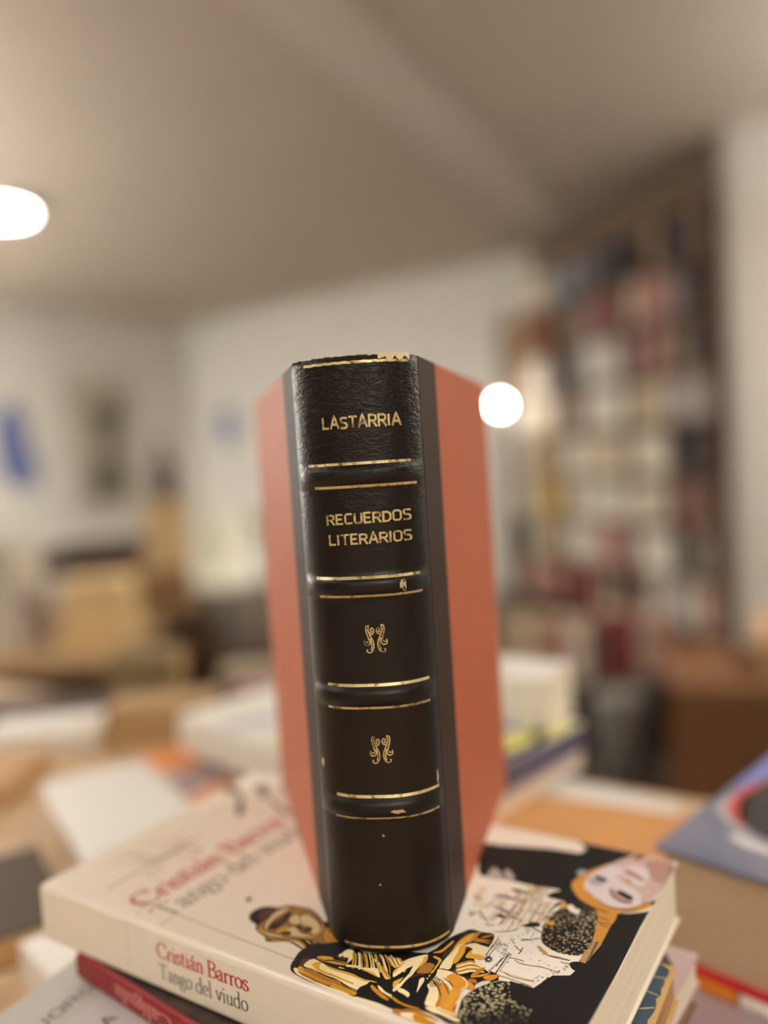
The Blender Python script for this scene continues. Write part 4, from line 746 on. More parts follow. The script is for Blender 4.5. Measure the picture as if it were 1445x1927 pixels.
('L',0,'1655 190 1653 201 1652 214 1651 227 1651 238 1650 250 1652 261 1657 272 1663 283 1671 294 1681 306 1691 318 1700 326 1706 329 1709 327 1712 322 1716 315 1719 304 1720 292 1719 278 1716 263 1714 249 1714 236 1716 224 1717 213 1716 201 1714 190 1713 178 1713 164 1714 150 1714 137 1712 126 1709 116 1706 111 1703 112 1699 117 1697 124 1697 132 1698 142 1698 152 1699 162 1699 174 1700 185 1701 195 1703 205 1703 215 1700 226 1695 236 1691 242 1688 242 1685 236 1682 228 1680 216 1677 202 1674 190 1672 182 1669 175 1667 172 1663 175 1659 181'),
('Y',0,'1651 197 1650 208 1651 223 1652 236 1654 250 1656 264 1659 272 1659 273 1660 268 1659 260 1659 247 1659 230 1658 216 1658 203 1658 193 1658 186 1655 186 1653 190'),
('Y',0,'1702 312 1705 317 1710 320 1714 319 1718 311 1721 300 1723 288 1721 274 1718 259 1716 245 1716 231 1717 218 1717 213 1715 221 1713 237 1712 253 1711 265 1711 276 1711 287 1708 296 1704 305'),
('K',0,'1690 232 1690 242 1691 250 1693 253 1695 248 1698 237 1701 223 1703 204 1703 181 1703 164 1702 155 1699 153 1696 155 1692 165 1688 181 1686 197 1686 209 1688 221'),
('Y',0,'1680 151 1681 158 1684 163 1687 169 1691 177 1695 186 1697 188 1698 180 1699 165 1698 152 1698 141 1697 131 1695 127 1690 132 1684 142'),
('B4',0,'1722 273 1724 281 1727 288 1732 293 1740 294 1749 293 1756 290 1758 284 1759 276 1759 268 1761 260 1762 252 1760 244 1750 237 1737 230 1727 227 1722 229 1721 235 1721 243 1720 252 1720 263'),
('L',0,'1713 128 1714 132 1717 136 1723 137 1733 136 1746 132 1756 128 1760 121 1762 114 1761 109 1758 109 1753 112 1746 114 1737 116 1726 117 1718 119 1714 122 1713 125'),
('L',0,'1749 206 1750 212 1754 216 1757 217 1761 214 1764 208 1767 201 1768 194 1769 185 1770 175 1772 162 1774 148 1774 142 1770 149 1764 165 1759 179 1754 189 1750 198'),
('B3',0,'1721 205 1724 214 1728 224 1734 231 1743 233 1752 231 1757 229 1752 226 1742 222 1733 216 1728 208 1725 198 1723 192 1721 193 1720 199'),
('Y',0,'1731 325 1729 328 1730 332 1734 334 1743 333 1755 331 1763 326 1767 318 1767 307 1768 296 1769 286 1770 276 1771 269 1769 266 1766 266 1764 270 1762 283 1761 301 1757 316 1749 321 1738 323'),
('Y',0,'1763 260 1764 266 1765 272 1766 274 1768 270 1771 262 1772 255 1771 250 1769 245 1767 243 1765 247 1764 254'),
('Y',0,'1764 237 1766 239 1769 239 1771 238 1772 235 1771 229 1770 226 1768 229 1765 233'),
('L',0,'1765 219 1766 220 1768 222 1770 222 1772 219 1773 216 1773 214 1771 215 1767 217'),
('Y',0,'1718 351 1723 357 1730 365 1736 376 1739 390 1741 407 1743 421 1744 430 1745 436 1746 439 1748 441 1750 440 1751 436 1751 426 1751 412 1749 398 1748 386 1746 374 1743 364 1737 356 1729 351 1723 348 1719 347 1717 348'),
('B2',0,'1754 344 1753 357 1755 377 1756 397 1758 414 1760 430 1762 447 1762 463 1762 478 1764 491 1768 501 1774 508 1779 513 1783 517 1787 520 1789 518 1787 508 1782 493 1778 477 1776 460 1774 443 1773 426 1771 408 1769 391 1767 376 1767 363 1767 353 1766 345 1762 340 1757 339'),
('L',0,'1778 283 1775 293 1773 308 1771 323 1771 338 1772 353 1772 368 1771 382 1770 395 1769 408 1769 422 1769 436 1769 451 1771 465 1773 480 1776 492 1781 501 1788 508 1794 515 1800 522 1807 530 1811 532 1812 526 1811 515 1809 503 1808 490 1806 476 1804 463 1800 453 1795 445 1793 436 1795 425 1800 413 1805 401 1808 387 1812 373 1814 360 1812 348 1809 337 1807 326 1808 315 1811 304 1811 295 1807 289 1801 284 1794 281 1789 279 1783 279'),
('Y',0,'1767 412 1766 428 1766 441 1767 455 1770 469 1773 484 1778 496 1783 505 1790 513 1794 515 1795 509 1794 497 1793 484 1791 471 1789 456 1786 443 1782 435 1778 429 1775 422 1775 409 1776 395 1777 381 1779 368 1780 355 1780 353 1777 366 1771 390'),
('Y',0,'1782 425 1786 433 1792 439 1798 439 1803 432 1808 420 1812 404 1815 384 1817 360 1817 342 1814 331 1809 325 1804 325 1801 333 1797 347 1795 360 1794 370 1793 379 1792 389 1788 401 1784 415'),
('Y3',0,'1795 512 1797 521 1799 526 1802 530 1806 533 1810 534 1812 529 1811 518 1808 501 1805 485 1802 469 1799 454 1795 443 1792 438 1788 437 1787 441 1789 449 1792 462 1795 474 1795 488 1795 501'),
('K',0,'1806 422 1809 428 1815 432 1820 432 1822 426 1823 417 1824 405 1825 391 1826 374 1825 361 1824 351 1821 344 1819 343 1818 349 1818 360 1817 371 1816 379 1815 387 1814 395 1811 404 1807 414'),
('Y3',1,'1802 466 1807 468 1813 472 1819 476 1827 480 1837 484 1849 489 1861 493 1868 497 1867 499 1859 498 1846 496 1833 492 1823 489 1815 484 1809 478 1804 473 1801 468'),
('Y3',1,'1815 467 1820 468 1826 471 1834 474 1841 477 1848 478 1857 478 1865 479 1870 480 1870 482 1864 484 1855 485 1846 486 1837 485 1830 482 1823 478 1817 473 1813 469'),
('Y3',1,'1795 468 1798 470 1801 474 1805 478 1808 481 1811 483 1816 485 1820 487 1822 490 1821 492 1818 492 1813 492 1808 492 1803 489 1799 485 1797 480 1795 474 1794 470'),
('Y3',1,'1826 495 1829 496 1833 500 1837 504 1842 509 1846 515 1851 521 1856 527 1858 532 1857 534 1853 532 1847 528 1841 522 1836 517 1832 512 1829 506 1826 501 1825 496'),
('L',0,'1797 433 1800 441 1809 452 1818 460 1828 462 1839 461 1849 460 1859 460 1868 461 1875 457 1879 448 1880 435 1879 424 1876 416 1871 410 1864 406 1854 402 1844 400 1835 401 1832 408 1831 419 1828 428 1818 431 1805 431'),
('Y',0,'1825 386 1825 398 1826 413 1828 423 1831 420 1835 410 1840 404 1847 404 1854 408 1862 410 1871 408 1881 406 1887 402 1887 398 1884 393 1878 388 1869 384 1858 380 1848 377 1841 375 1835 373 1831 374 1828 376 1826 379'),
('Y3',1,'1819 321 1823 323 1828 326 1834 331 1840 336 1845 341 1850 346 1855 351 1859 355 1862 357 1865 359 1868 360 1870 362 1869 366 1866 367 1862 369 1857 369 1852 368 1847 364 1841 359 1836 353 1831 347 1827 341 1822 335 1819 329 1817 324'),
('K',1,'1821 317 1825 320 1830 325 1836 330 1842 335 1847 341 1852 347 1857 352 1861 356 1865 358 1868 358 1870 358 1872 359 1872 360 1870 360 1867 361 1863 361 1859 360 1855 356 1850 351 1845 345 1840 339 1834 333 1828 327 1823 322 1820 318'),
('L',1,'1824 313 1828 314 1833 318 1839 322 1844 326 1849 331 1855 337 1859 342 1864 346 1868 349 1873 351 1878 353 1880 356 1879 359 1875 360 1869 361 1863 360 1857 358 1851 355 1846 349 1841 343 1836 338 1832 332 1827 326 1823 320 1821 316'),
('K',1,'1825 309 1829 312 1835 316 1841 321 1847 326 1852 332 1857 337 1862 343 1866 347 1870 349 1875 351 1879 351 1882 352 1881 353 1878 353 1874 353 1869 353 1864 351 1859 347 1854 341 1849 335 1844 330 1839 324 1833 319 1828 314 1825 310'),
('Y3',1,'1828 304 1832 306 1838 309 1843 313 1849 317 1854 322 1859 327 1864 332 1868 337 1874 340 1881 343 1887 346 1891 349 1889 353 1884 353 1877 353 1869 352 1862 349 1855 345 1850 340 1845 334 1841 329 1836 323 1832 317 1828 312 1826 307'),
('K',1,'1830 301 1834 303 1839 308 1846 312 1851 317 1856 322 1861 328 1866 333 1871 338 1876 341 1882 343 1888 344 1892 345 1891 347 1887 346 1881 345 1875 344 1869 341 1863 337 1859 332 1854 326 1849 321 1844 315 1838 310 1832 305 1829 302'),
('L',1,'1832 296 1837 297 1842 300 1848 304 1854 308 1859 313 1863 318 1868 323 1873 328 1880 332 1888 336 1896 340 1901 343 1900 347 1893 346 1884 345 1875 343 1866 340 1860 336 1854 330 1850 325 1846 320 1841 314 1836 309 1833 303 1830 299'),
('K',1,'1834 293 1838 295 1844 299 1850 303 1856 308 1861 313 1865 319 1870 324 1875 329 1882 332 1890 335 1897 337 1901 339 1901 340 1896 339 1888 338 1880 335 1873 332 1868 328 1863 322 1858 317 1854 311 1848 306 1842 301 1837 297 1833 294'),
('Y3',1,'1837 288 1841 289 1846 292 1853 295 1858 299 1863 304 1868 309 1872 314 1878 318 1886 323 1896 328 1905 333 1911 337 1910 340 1902 340 1892 338 1880 335 1871 331 1864 326 1859 321 1855 316 1851 311 1846 305 1841 300 1837 295 1835 291'),
('K',1,'1838 284 1842 287 1848 290 1855 295 1861 299 1865 304 1870 310 1874 315 1880 320 1887 324 1897 327 1905 330 1911 333 1911 334 1904 332 1896 330 1886 327 1878 323 1872 318 1867 313 1863 308 1858 303 1853 298 1847 293 1841 289 1838 285'),
('L',1,'1841 280 1845 281 1851 283 1857 286 1863 290 1868 295 1872 300 1876 305 1882 309 1891 315 1903 321 1914 326 1921 331 1920 334 1911 333 1899 330 1886 326 1875 322 1868 317 1863 312 1859 306 1855 302 1851 297 1846 292 1841 287 1839 283'),
('K',1,'1843 276 1847 278 1853 282 1859 286 1865 290 1870 295 1874 300 1879 306 1884 311 1893 315 1904 319 1914 323 1921 326 1920 327 1913 325 1903 322 1892 318 1882 314 1876 309 1872 304 1867 298 1863 294 1857 289 1851 284 1846 280 1842 277'),
('L',0,'1859 378 1863 381 1872 381 1884 376 1904 364 1926 348 1939 337 1935 337 1923 342 1911 346 1902 348 1893 349 1884 352 1874 360 1864 371'),
('Y3',0,'1888 297 1889 309 1893 326 1897 339 1903 348 1909 353 1914 353 1914 344 1911 329 1908 317 1904 306 1900 298 1897 292 1893 290 1890 291'),
('Y',1,'1893 288 1897 289 1903 292 1910 296 1916 301 1923 308 1930 318 1937 327 1940 334 1939 336 1933 332 1925 325 1917 317 1910 310 1905 304 1899 299 1894 295 1891 291'),
('B2',1,'1808 322 1810 317 1814 310 1818 302 1823 295 1829 289 1835 285 1842 281 1849 278 1857 276 1865 274 1874 274 1881 275 1888 277 1893 280 1899 284 1905 288 1912 293 1920 299 1927 305 1932 309 1931 311 1925 308 1918 303 1909 298 1902 293 1896 290 1890 286 1885 284 1879 282 1871 282 1864 282 1856 283 1849 285 1842 287 1836 290 1830 294 1825 299 1821 304 1816 311 1812 318 1809 323'),
('O',0,'1929 304 1928 309 1930 315 1935 321 1945 328 1957 336 1966 340 1970 338 1970 333 1969 328 1967 320 1964 312 1959 306 1953 303 1946 301 1939 300 1934 300 1931 301'),
('O3',0,'1890 270 1891 275 1897 282 1903 286 1909 285 1917 281 1921 277 1922 273 1920 268 1916 265 1907 265 1897 267'),
('O',0,'1879 269 1885 269 1895 267 1905 264 1912 261 1919 256 1924 252 1927 246 1927 239 1926 235 1922 233 1917 232 1912 234 1907 238 1902 245 1897 251 1890 258 1882 265'),
('L',0,'1787 198 1787 210 1788 225 1787 240 1784 254 1779 267 1778 278 1783 282 1791 283 1799 284 1808 286 1817 288 1827 289 1836 287 1846 283 1856 280 1865 278 1875 276 1884 271 1892 263 1900 252 1905 242 1904 234 1899 226 1896 219 1896 212 1897 205 1898 198 1901 193 1904 189 1907 181 1909 169 1910 154 1911 141 1912 133 1913 128 1916 123 1924 116 1935 108 1940 103 1937 100 1928 99 1917 99 1905 101 1890 103 1875 105 1859 104 1842 102 1830 102 1824 106 1821 113 1819 122 1814 136 1810 153 1805 167 1799 175 1793 180 1788 185 1786 189 1786 192'),
('O',0,'1822 253 1823 262 1827 271 1833 278 1841 279 1852 277 1862 274 1872 270 1881 266 1889 261 1894 255 1897 249 1898 243 1897 235 1893 226 1892 217 1895 207 1901 196 1905 185 1907 172 1907 159 1908 148 1910 138 1912 130 1916 123 1924 115 1933 108 1937 103 1933 103 1924 106 1912 108 1898 110 1882 111 1869 115 1863 122 1861 132 1859 143 1855 155 1851 167 1845 179 1835 190 1824 200 1816 209 1817 216 1821 221 1826 223 1830 221 1834 217 1839 212 1847 206 1856 200 1864 198 1868 201 1871 207 1870 214 1863 221 1853 229 1843 236 1834 242 1826 247'),
('Y3',0,'1786 220 1790 221 1799 218 1808 214 1817 207 1828 198 1837 188 1844 179 1851 170 1856 159 1862 144 1867 127 1869 115 1867 110 1863 109 1858 113 1855 124 1852 139 1847 154 1841 166 1834 177 1826 187 1817 194 1808 200 1801 205 1794 211 1788 217'),
('Y',0,'1864 198 1865 205 1869 210 1874 212 1880 210 1888 205 1894 196 1897 180 1899 160 1899 143 1897 132 1893 124 1889 121 1884 122 1879 127 1875 135 1875 143 1876 154 1876 165 1872 176 1867 188'),
('O2',0,'1833 222 1840 220 1852 211 1862 201 1868 191 1871 180 1874 168 1877 157 1879 146 1880 137 1879 129 1878 123 1876 123 1873 130 1868 142 1864 154 1861 166 1858 177 1854 188 1846 202 1837 215'),
('B2',1,'1778 277 1782 278 1788 279 1794 280 1800 281 1807 282 1814 283 1821 283 1829 282 1840 280 1852 278 1863 275 1871 273 1871 274 1863 277 1851 281 1839 285 1828 288 1820 288 1812 288 1805 287 1798 286 1792 285 1786 283 1781 280 1778 278'),
('B2',1,'1785 233 1791 232 1800 231 1809 229 1818 226 1826 221 1833 215 1841 208 1848 202 1855 195 1862 187 1868 180 1872 176 1873 177 1869 182 1864 189 1857 198 1850 205 1843 212 1835 219 1826 225 1818 230 1809 233 1799 234 1790 234 1784 234'),
('B2',1,'1783 214 1789 211 1798 207 1807 203 1815 198 1823 191 1830 183 1837 175 1843 169 1846 164 1848 161 1850 158 1851 156 1852 157 1852 159 1851 162 1849 166 1845 171 1840 178 1833 186 1825 195 1816 202 1807 207 1798 211 1789 213 1783 215'),
('B2',1,'1815 244 1820 241 1828 238 1837 234 1845 230 1852 225 1860 219 1866 214 1871 210 1872 211 1867 216 1861 223 1853 230 1845 235 1837 239 1828 242 1820 244 1815 245'),
('B2',1,'1774 209 1777 206 1781 202 1786 198 1791 194 1795 191 1799 188 1803 186 1806 185 1806 186 1803 188 1800 191 1796 194 1791 197 1787 201 1782 204 1777 208 1774 210'),
('B2',1,'1777 215 1780 212 1785 208 1790 203 1795 199 1800 196 1804 192 1808 190 1811 188 1812 189 1809 191 1805 195 1800 199 1796 202 1791 206 1786 210 1781 214 1777 216'),
('B2',1,'1780 222 1783 218 1788 214 1794 209 1799 204 1804 200 1809 196 1814 193 1817 191 1817 191 1814 195 1810 199 1805 203 1800 207 1795 211 1789 216 1784 220 1780 222'),
('B2',1,'1783 228 1787 224 1792 219 1798 214 1804 209 1809 205 1814 200 1819 196 1822 194 1823 194 1820 198 1815 202 1810 207 1805 212 1799 217 1793 222 1787 226 1783 229'),
('B2',1,'1786 234 1790 230 1796 225 1802 219 1808 214 1813 209 1819 204 1824 199 1828 197 1828 197 1825 201 1820 206 1815 212 1809 217 1803 222 1797 228 1791 232 1787 235'),
('B2',1,'1789 241 1794 236 1800 231 1806 225 1812 219 1818 214 1824 208 1829 203 1833 199 1834 200 1830 204 1825 210 1819 216 1814 222 1807 228 1800 233 1794 238 1790 241'),
('Y3',0,'1718 91 1725 89 1737 84 1749 81 1760 79 1773 79 1785 79 1799 80 1813 81 1822 81 1824 80 1822 77 1817 75 1809 73 1797 71 1785 70 1772 70 1759 71 1748 72 1739 73 1732 75 1726 78 1721 82 1718 88'),
('O3',0,'1749 43 1754 46 1763 48 1773 51 1784 58 1796 65 1808 70 1821 72 1834 72 1848 71 1870 68 1894 63 1902 55 1885 41 1853 25 1825 14 1808 14 1795 19 1784 24 1774 25 1765 26 1759 27 1753 32 1749 38'),
('L',0,'1778 33 1783 41 1796 49 1811 55 1827 58 1845 58 1862 57 1876 58 1890 57 1902 55 1918 51 1932 45 1935 37 1917 24 1888 8 1862 -2 1848 -1 1837 6 1825 14 1807 20 1788 27'),
('Y3',0,'1817 46 1818 53 1825 57 1835 59 1846 58 1860 54 1871 50 1881 50 1888 50 1896 47 1905 41 1913 33 1913 26 1899 18 1876 12 1855 10 1839 19 1825 34'),
('L',0,'1834 96 1839 99 1850 102 1864 104 1881 102 1901 99 1919 96 1933 95 1945 95 1953 94 1957 90 1956 84 1950 80 1936 79 1917 80 1899 81 1882 82 1865 83 1852 85 1842 88 1835 92'),
('B2',0,'1866 80 1867 82 1874 85 1885 86 1903 85 1925 82 1944 81 1960 83 1973 87 1978 87 1970 81 1953 71 1936 65 1921 65 1905 70 1892 73 1880 76 1871 78'),
('G3',1,'105 298 115 312 128 332 145 353 168 369 202 376 244 379 285 383 315 393 326 413 325 440 322 466 326 488 341 505 362 521 383 532 399 535 406 531 417 518 425 499 426 483 416 468 396 451 376 437 362 427 365 424 381 432 403 446 424 461 436 476 436 494 427 515 412 535 391 547 371 544 348 533 326 517 310 499 306 475 310 448 311 422 302 404 274 394 235 390 192 386 158 377 136 359 120 337 109 316 101 301'),
('G3',1,'99 363 143 356 205 346 266 340 308 348 323 375 322 416 313 462 307 505 304 549 300 597 295 640 291 671 288 672 289 643 292 601 294 555 296 511 302 467 310 422 312 382 299 356 260 348 200 352 139 361 97 366'),
('G3',1,'129 256 147 267 172 283 202 300 233 314 270 325 312 335 350 341 371 340 369 331 358 309 344 286 342 268 362 260 387 261 412 264 429 267 428 268 410 267 384 265 359 265 349 267 352 281 366 304 378 326 371 345 344 347 306 342 264 331 227 320 196 305 167 287 143 269 127 257'),
('G3',1,'258 418 257 437 253 467 251 499 254 527 265 551 283 573 301 593 313 607 311 609 296 597 276 579 257 557 244 533 242 504 245 471 251 440 256 419'),
('G3',1,'131 425 143 437 161 454 180 475 195 500 205 533 213 573 218 611 222 638 220 640 214 614 206 577 198 538 187 505 173 480 155 458 139 440 129 427'),
('G3',1,'307 105 307 139 306 188 305 246 304 305 302 371 299 447 297 519 295 570 285 576 287 525 289 453 292 377 294 310 295 250 297 192 298 143 298 110'),
('G3',1,'592 0 585 13 575 33 565 55 558 76 555 98 555 121 556 141 556 156 552 158 551 144 550 123 550 100 553 78 561 57 571 34 581 14 588 1'),
('G3',1,'718 14 713 94 709 96 714 16'),
('G3',1,'442 117 543 113 682 109 827 104 952 100 1061 98 1166 96 1254 95 1314 94 1312 98 1252 98 1164 100 1059 102 949 104 825 108 679 113 539 117 438 121'),
('B2',0,'883 312 882 319 884 327 888 332 894 332 902 328 907 324 909 317 909 310 906 305 899 305 889 308'),
('G4',0,'-91 1128 -69 1140 -24 1148 22 1146 63 1132 106 1109 150 1078 202 1033 255 982 295 939 319 907 330 882 328 872 306 883 269 909 235 939 211 977 190 1019 159 1052 109 1064 50 1066 -2 1071 -45 1089 -79 1110'),
('G4',0,'134 1164 133 1190 142 1224 160 1240 192 1224 232 1192 262 1159 280 1127 290 1094 287 1080 266 1098 231 1134 199 1162 172 1166 148 1161'),
('G4',0,'301 1116 341 1099 423 1060 492 1030 533 1019 564 1016 575 1013 562 1004 530 995 488 1000 421 1035 340 1086'),
('G4',0,'270 1257 266 1286 272 1317 287 1329 316 1310 352 1272 375 1241 377 1220 366 1204 350 1199 324 1210 292 1233'),
]

# ================================================================== the room
wall_m = mat('wall_plaster', (228,225,216), .85, noise=.04, scale=3)
ceil_m = mat('ceiling_plaster', (196,180,162), .9, noise=.05, scale=2)
floor_m = mat('floor_boards', (66,50,40), .45, noise=.4, scale=6, stretch=(1,8,1))
H = 2.75
def wall(name, p, q, t=.12, z0=0, z1=H, m=None):
    p, q = Vector(p+(0,)), Vector(q+(0,)); d = (q-p); L = d.length; a = math.atan2(d.y, d.x)
    bm = bm_new(); box(bm, 0, L, 0, t, z0, z1)          # room lies to the right of p->q
    return tag(link(name, bm_mesh(bm, name), m or wall_m, loc=(p.x, p.y, 0), rz=a), kind='structure')
wall('wall_back', (-1.97,8.73), (1.32,6.577))
wall('wall_left', (-4.6,5.474), (-1.97,8.73))
wall('wall_right', (1.32,6.577), (2.17,4.33), m=mat('wall_right_shade', (120,98,80), .85))  # brown colour holds the shade above the bookcase
wall('wall_front', (4.2,-3.2), (-4.6,-3.2))
wall('wall_far_left', (-4.6,-3.2), (-4.6,5.474))
wall('wall_far_right', (4.2,4.33), (4.2,-3.2))
bm = bm_new(); box(bm, 1.872, 4.2, 4.2, 4.33, 0, H)
tag(link('wall_side_right', bm_mesh(bm, 'wall_side_right'), mat('wall_side_plaster', (190,184,176), .85)), kind='structure')
outline = [(-4.6,-3.2),(4.2,-3.2),(4.2,4.33),(2.17,4.33),(1.32,6.577),(-1.97,8.73),(-4.6,5.474)]
def slab(name, z0, z1, m):
    bm = bm_new()
    a = [bm.verts.new((x, y, z0)) for x, y in outline]; b = [bm.verts.new((x, y, z1)) for x, y in outline]
    n = len(a)
    for i in range(n): bm.faces.new((a[i], a[(i+1) % n], b[(i+1) % n], b[i]))
    bm.faces.new(a); bm.faces.new(b)
    return tag(link(name, bm_mesh(bm, name), m), kind='structure')
slab('floor', -.1, 0, floor_m); slab('ceiling', H, H+.1, ceil_m)
# shallow boxed beam under the ceiling
a, b = Vector((-1.0,1.27)), Vector((1.30,5.79)); d = (b-a)
bm = bm_new(); box(bm, -1.5, d.length, -.16, .16, H-.010, H, .004)
tag(link('trim_1', bm_mesh(bm, 'trim_1'), mat('beam_paint', (212,197,182), .8), loc=(a.x, a.y, 0), rz=math.atan2(d.y, d.x)), kind='structure')
# ---- ceiling lamps: round flat panels
def panel(x, y, label, s=LAMP, r=.19):
    t = empty('ceiling_lamp', (x, y, H), label=label, cat='lamp', group='round ceiling lamps')
    bm = bm_new(); lathe(bm, [(r+.03,0),(r+.03,-.03),(r+.02,-.04),(r,-.04),(r,-.02)], 40)
    link('housing', bm_mesh(bm, 'housing'), mat('lamp_white', (235,232,225), .5), t)
    bm = bm_new(); lathe(bm, [(r,-.03),(r,-.036),(r*.6,-.039)], 40)
    link('diffuser', bm_mesh(bm, 'diffuser'), emis('lamp_glow', (1,.98,.94), s), t)
    return t
panel(-2.1, 4.72, 'round glowing ceiling lamp at the left edge of the picture')
for x, y, l in [(-1.5,.3,'round ceiling lamp over the left of the book table'),(1.25,.75,'round ceiling lamp over the right of the book table'),(.2,-1.6,'round ceiling lamp behind the camera'),(2.6,2.4,'unseen round ceiling lamp added before the right pillar wall'),(-3.7,4.9,'unseen round ceiling lamp added near the far left wall')]:
    panel(x, y, l, s=LAMP*(4 if y > 2 else 1))  # all unseen; the two far ones are added to light the back walls
# ---- unseen floor uplighters, added outside the picture to wash the ceiling with light
for x, y, k, l in [(-3.2,2.7,1.15,'added upward fill lamp left of the book table'),(3.2,2.3,1.0,'added upward fill lamp right of the book table'),(.5,-2.2,.75,'added upward fill lamp behind the camera')]:
    t = empty('uplighter', (x, y, 0), label=l, cat='lamp', group='added fill lamps')
    bm = bm_new(); lathe(bm, [(.14,0),(.14,.02),(.03,.035)], 32); link('base', bm_mesh(bm, 'base'), mat('lamp_metal', (120,116,110), .35, metal=.6), t)
    bm = bm_new(); cyl(bm, (0,0,.03), (0,0,1.72), .012); link('pole', bm_mesh(bm, 'pole', True), mat('lamp_metal', (120,116,110)), t)
    bm = bm_new(); lathe(bm, [(.03,1.72),(.10,1.76),(.15,1.83),(.147,1.83),(.10,1.768),(.03,1.735)], 32); link('bowl', bm_mesh(bm, 'bowl', True), mat('lamp_metal', (120,116,110)), t)
    bm = bm_new(); lathe(bm, [(.11,1.785),(.06,1.79),(.01,1.79)], 32); link('bulb_disc', bm_mesh(bm, 'bulb_disc'), emis('added_uplight_glow', (1,.99,.96), UP*k), t)
t = empty('added_globe_lamp', (-4.0,4.3,0), label='unseen tall globe lamp added by the far left wall', cat='lamp')  # unseen globe, added to brighten the far walls
bm = bm_new(); lathe(bm, [(.14,0),(.14,.02),(.03,.035)], 32); link('base', bm_mesh(bm, 'base'), mat('lamp_metal', (120,116,110)), t)
bm = bm_new(); cyl(bm, (0,0,.03), (0,0,1.5), .012); link('pole', bm_mesh(bm, 'pole', True), mat('lamp_metal', (120,116,110)), t)
bm = bm_new(); bmesh.ops.create_uvsphere(bm, u_segments=32, v_segments=20, radius=.13, matrix=Matrix.Translation((0,0,1.62))); link('globe', bm_mesh(bm, 'globe', True), emis('added_globe_glow', (1,.985,.95), 120), t)
# ---- pictures on the walls
def on_wall(p, q, s, z, off=.0):
    """point at arc length s from p along wall p->q at height z, off metres into the room, and the angle"""
    p, q = Vector(p), Vector(q); d = (q-p).normalized(); n = Vector((d.y, -d.x))
    c = p+d*s+n*off
    return (c.x, c.y, z), math.atan2(d.y, d.x)
WL = ((-4.6,5.474), (-1.97,8.73)); WB = ((-1.97,8.73), (1.32,6.577))
def poster(W, s, z, w, h, label, shapes, frame=None):
    loc, a = on_wall(W[0], W[1], s, z, .0)
    t = empty('framed_poster' if frame else 'poster', loc, a, label=label, cat='poster', group='posters on the far walls')
    bm = bm_new(); box(bm, -w/2, w/2, -.012, -.002, 0, h)
    link('paper', bm_mesh(bm, 'paper'), mat('poster_paper', (226,222,210), .7), t)
    if frame:
        bm = bm_new()
        for x0, x1, z0, z1 in ((-w/2-.02,w/2+.02,-.02,0),(-w/2-.02,w/2+.02,h,h+.02),(-w/2-.02,-w/2,0,h),(w/2,w/2+.02,0,h)): box(bm, x0, x1, -.02, -.002, z0, z1)
        link('frame', bm_mesh(bm, 'frame'), frame, t)
    for name, m, pts in shapes:
        bm = bm_new(); fr = [bm.verts.new((x*w, -.0135, zz*h)) for x, zz in pts]; bk = [bm.verts.new((x*w, -.012, zz*h)) for x, zz in pts]
        n = len(fr)
        for i in range(n): bm.faces.new((fr[i], fr[(i+1) % n], bk[(i+1) % n], bk[i]))
        bm.faces.new(fr); link(name, bm_mesh(bm, name), m, t)
blue_p = mat('poster_blue', (104,116,166), .6); blue_p2 = mat('poster_pale_blue', (120,138,178), .6); grey_p = mat('poster_grey', (120,116,104), .6); grey_d = mat('poster_dark_grey', (106,102,92), .6)
def blob(cx, cy, rx, ry, n=14, s=1, wob=.12):
    rr = random.Random(s); return [(cx+rx*(1+rr.uniform(-wob, wob))*math.cos(i/n*6.283), cy+ry*(1+rr.uniform(-wob, wob))*math.sin(i/n*6.283)) for i in range(n)]
poster(WL, 2.22, .92, .62, 1.16, 'tall white poster with a blue figure at the left edge', [('blue_figure', blue_p, blob(-.06,.5,.26,.36,s=3)), ('pale_figure', blue_p2, blob(.2,.3,.1,.16,s=5))])
poster(WL, 3.08, .84, .66, 1.32, 'large grey poster showing a faint head and shoulders', [('grey_ground', mat('poster_warm_grey', (186,178,160), .7), [(-.45,.04),(.45,.04),(.45,.95),(-.45,.95)]), ('dark_hair', grey_d, blob(.08,.72,.28,.13,s=8)), ('face', mat('poster_face', (160,152,134), .7), blob(.06,.57,.17,.14,s=4,wob=.05)), ('coat', grey_d, [(-.3,.2),(-.22,.36),(0,.44),(.24,.42),(.38,.3),(.4,.14),(0,.1),(-.28,.1)])], frame=mat('poster_frame_grey', (150,140,124), .5))
poster(WB, .50, 1.28, .50, .66, 'small white poster with a pale blue spot beside the book', [('blue_spot', blue_p2, blob(.0,.52,.3,.32,s=9))])
poster(WB, .78, .42, .34, .28, 'small brownish picture low on the far wall', [('brown_print', mat('print_brown', (140,120,100), .7), [(-.4,.1),(.4,.1),(.4,.9),(-.4,.9)])])

# ================================================================== bookcase
N_, F_ = Vector((1.80,4.36)), Vector((1.00,6.52))
dB = (F_-N_); LB = dB.length; aB = math.atan2(dB.y, dB.x)   # local x from near end to far end, local -y is into the shelf
BH = 2.46; DP = .24
wood = mat('bookcase_wood', (122,88,64), .5, noise=.35, scale=8, stretch=(1,1,8))
t = empty('bookcase', (N_.x, N_.y, 0), aB, label='tall dark brown wooden bookcase crammed with books along the right wall', cat='bookcase')
bm = bm_new(); box(bm, 0, .025, -DP, 0, 0, BH); link('side_panel', bm_mesh(bm, 'side_panel'), wood, t)
bm = bm_new(); box(bm, LB-.025, LB, -DP, 0, 0, BH-.3); link('side_panel', bm_mesh(bm, 'side_panel'), wood, t)
for k in (.333, .667):
    bm = bm_new(); box(bm, LB*k-.012, LB*k+.012, -DP, -.002, 0, BH-.3); link('divider', bm_mesh(bm, 'divider'), wood, t)
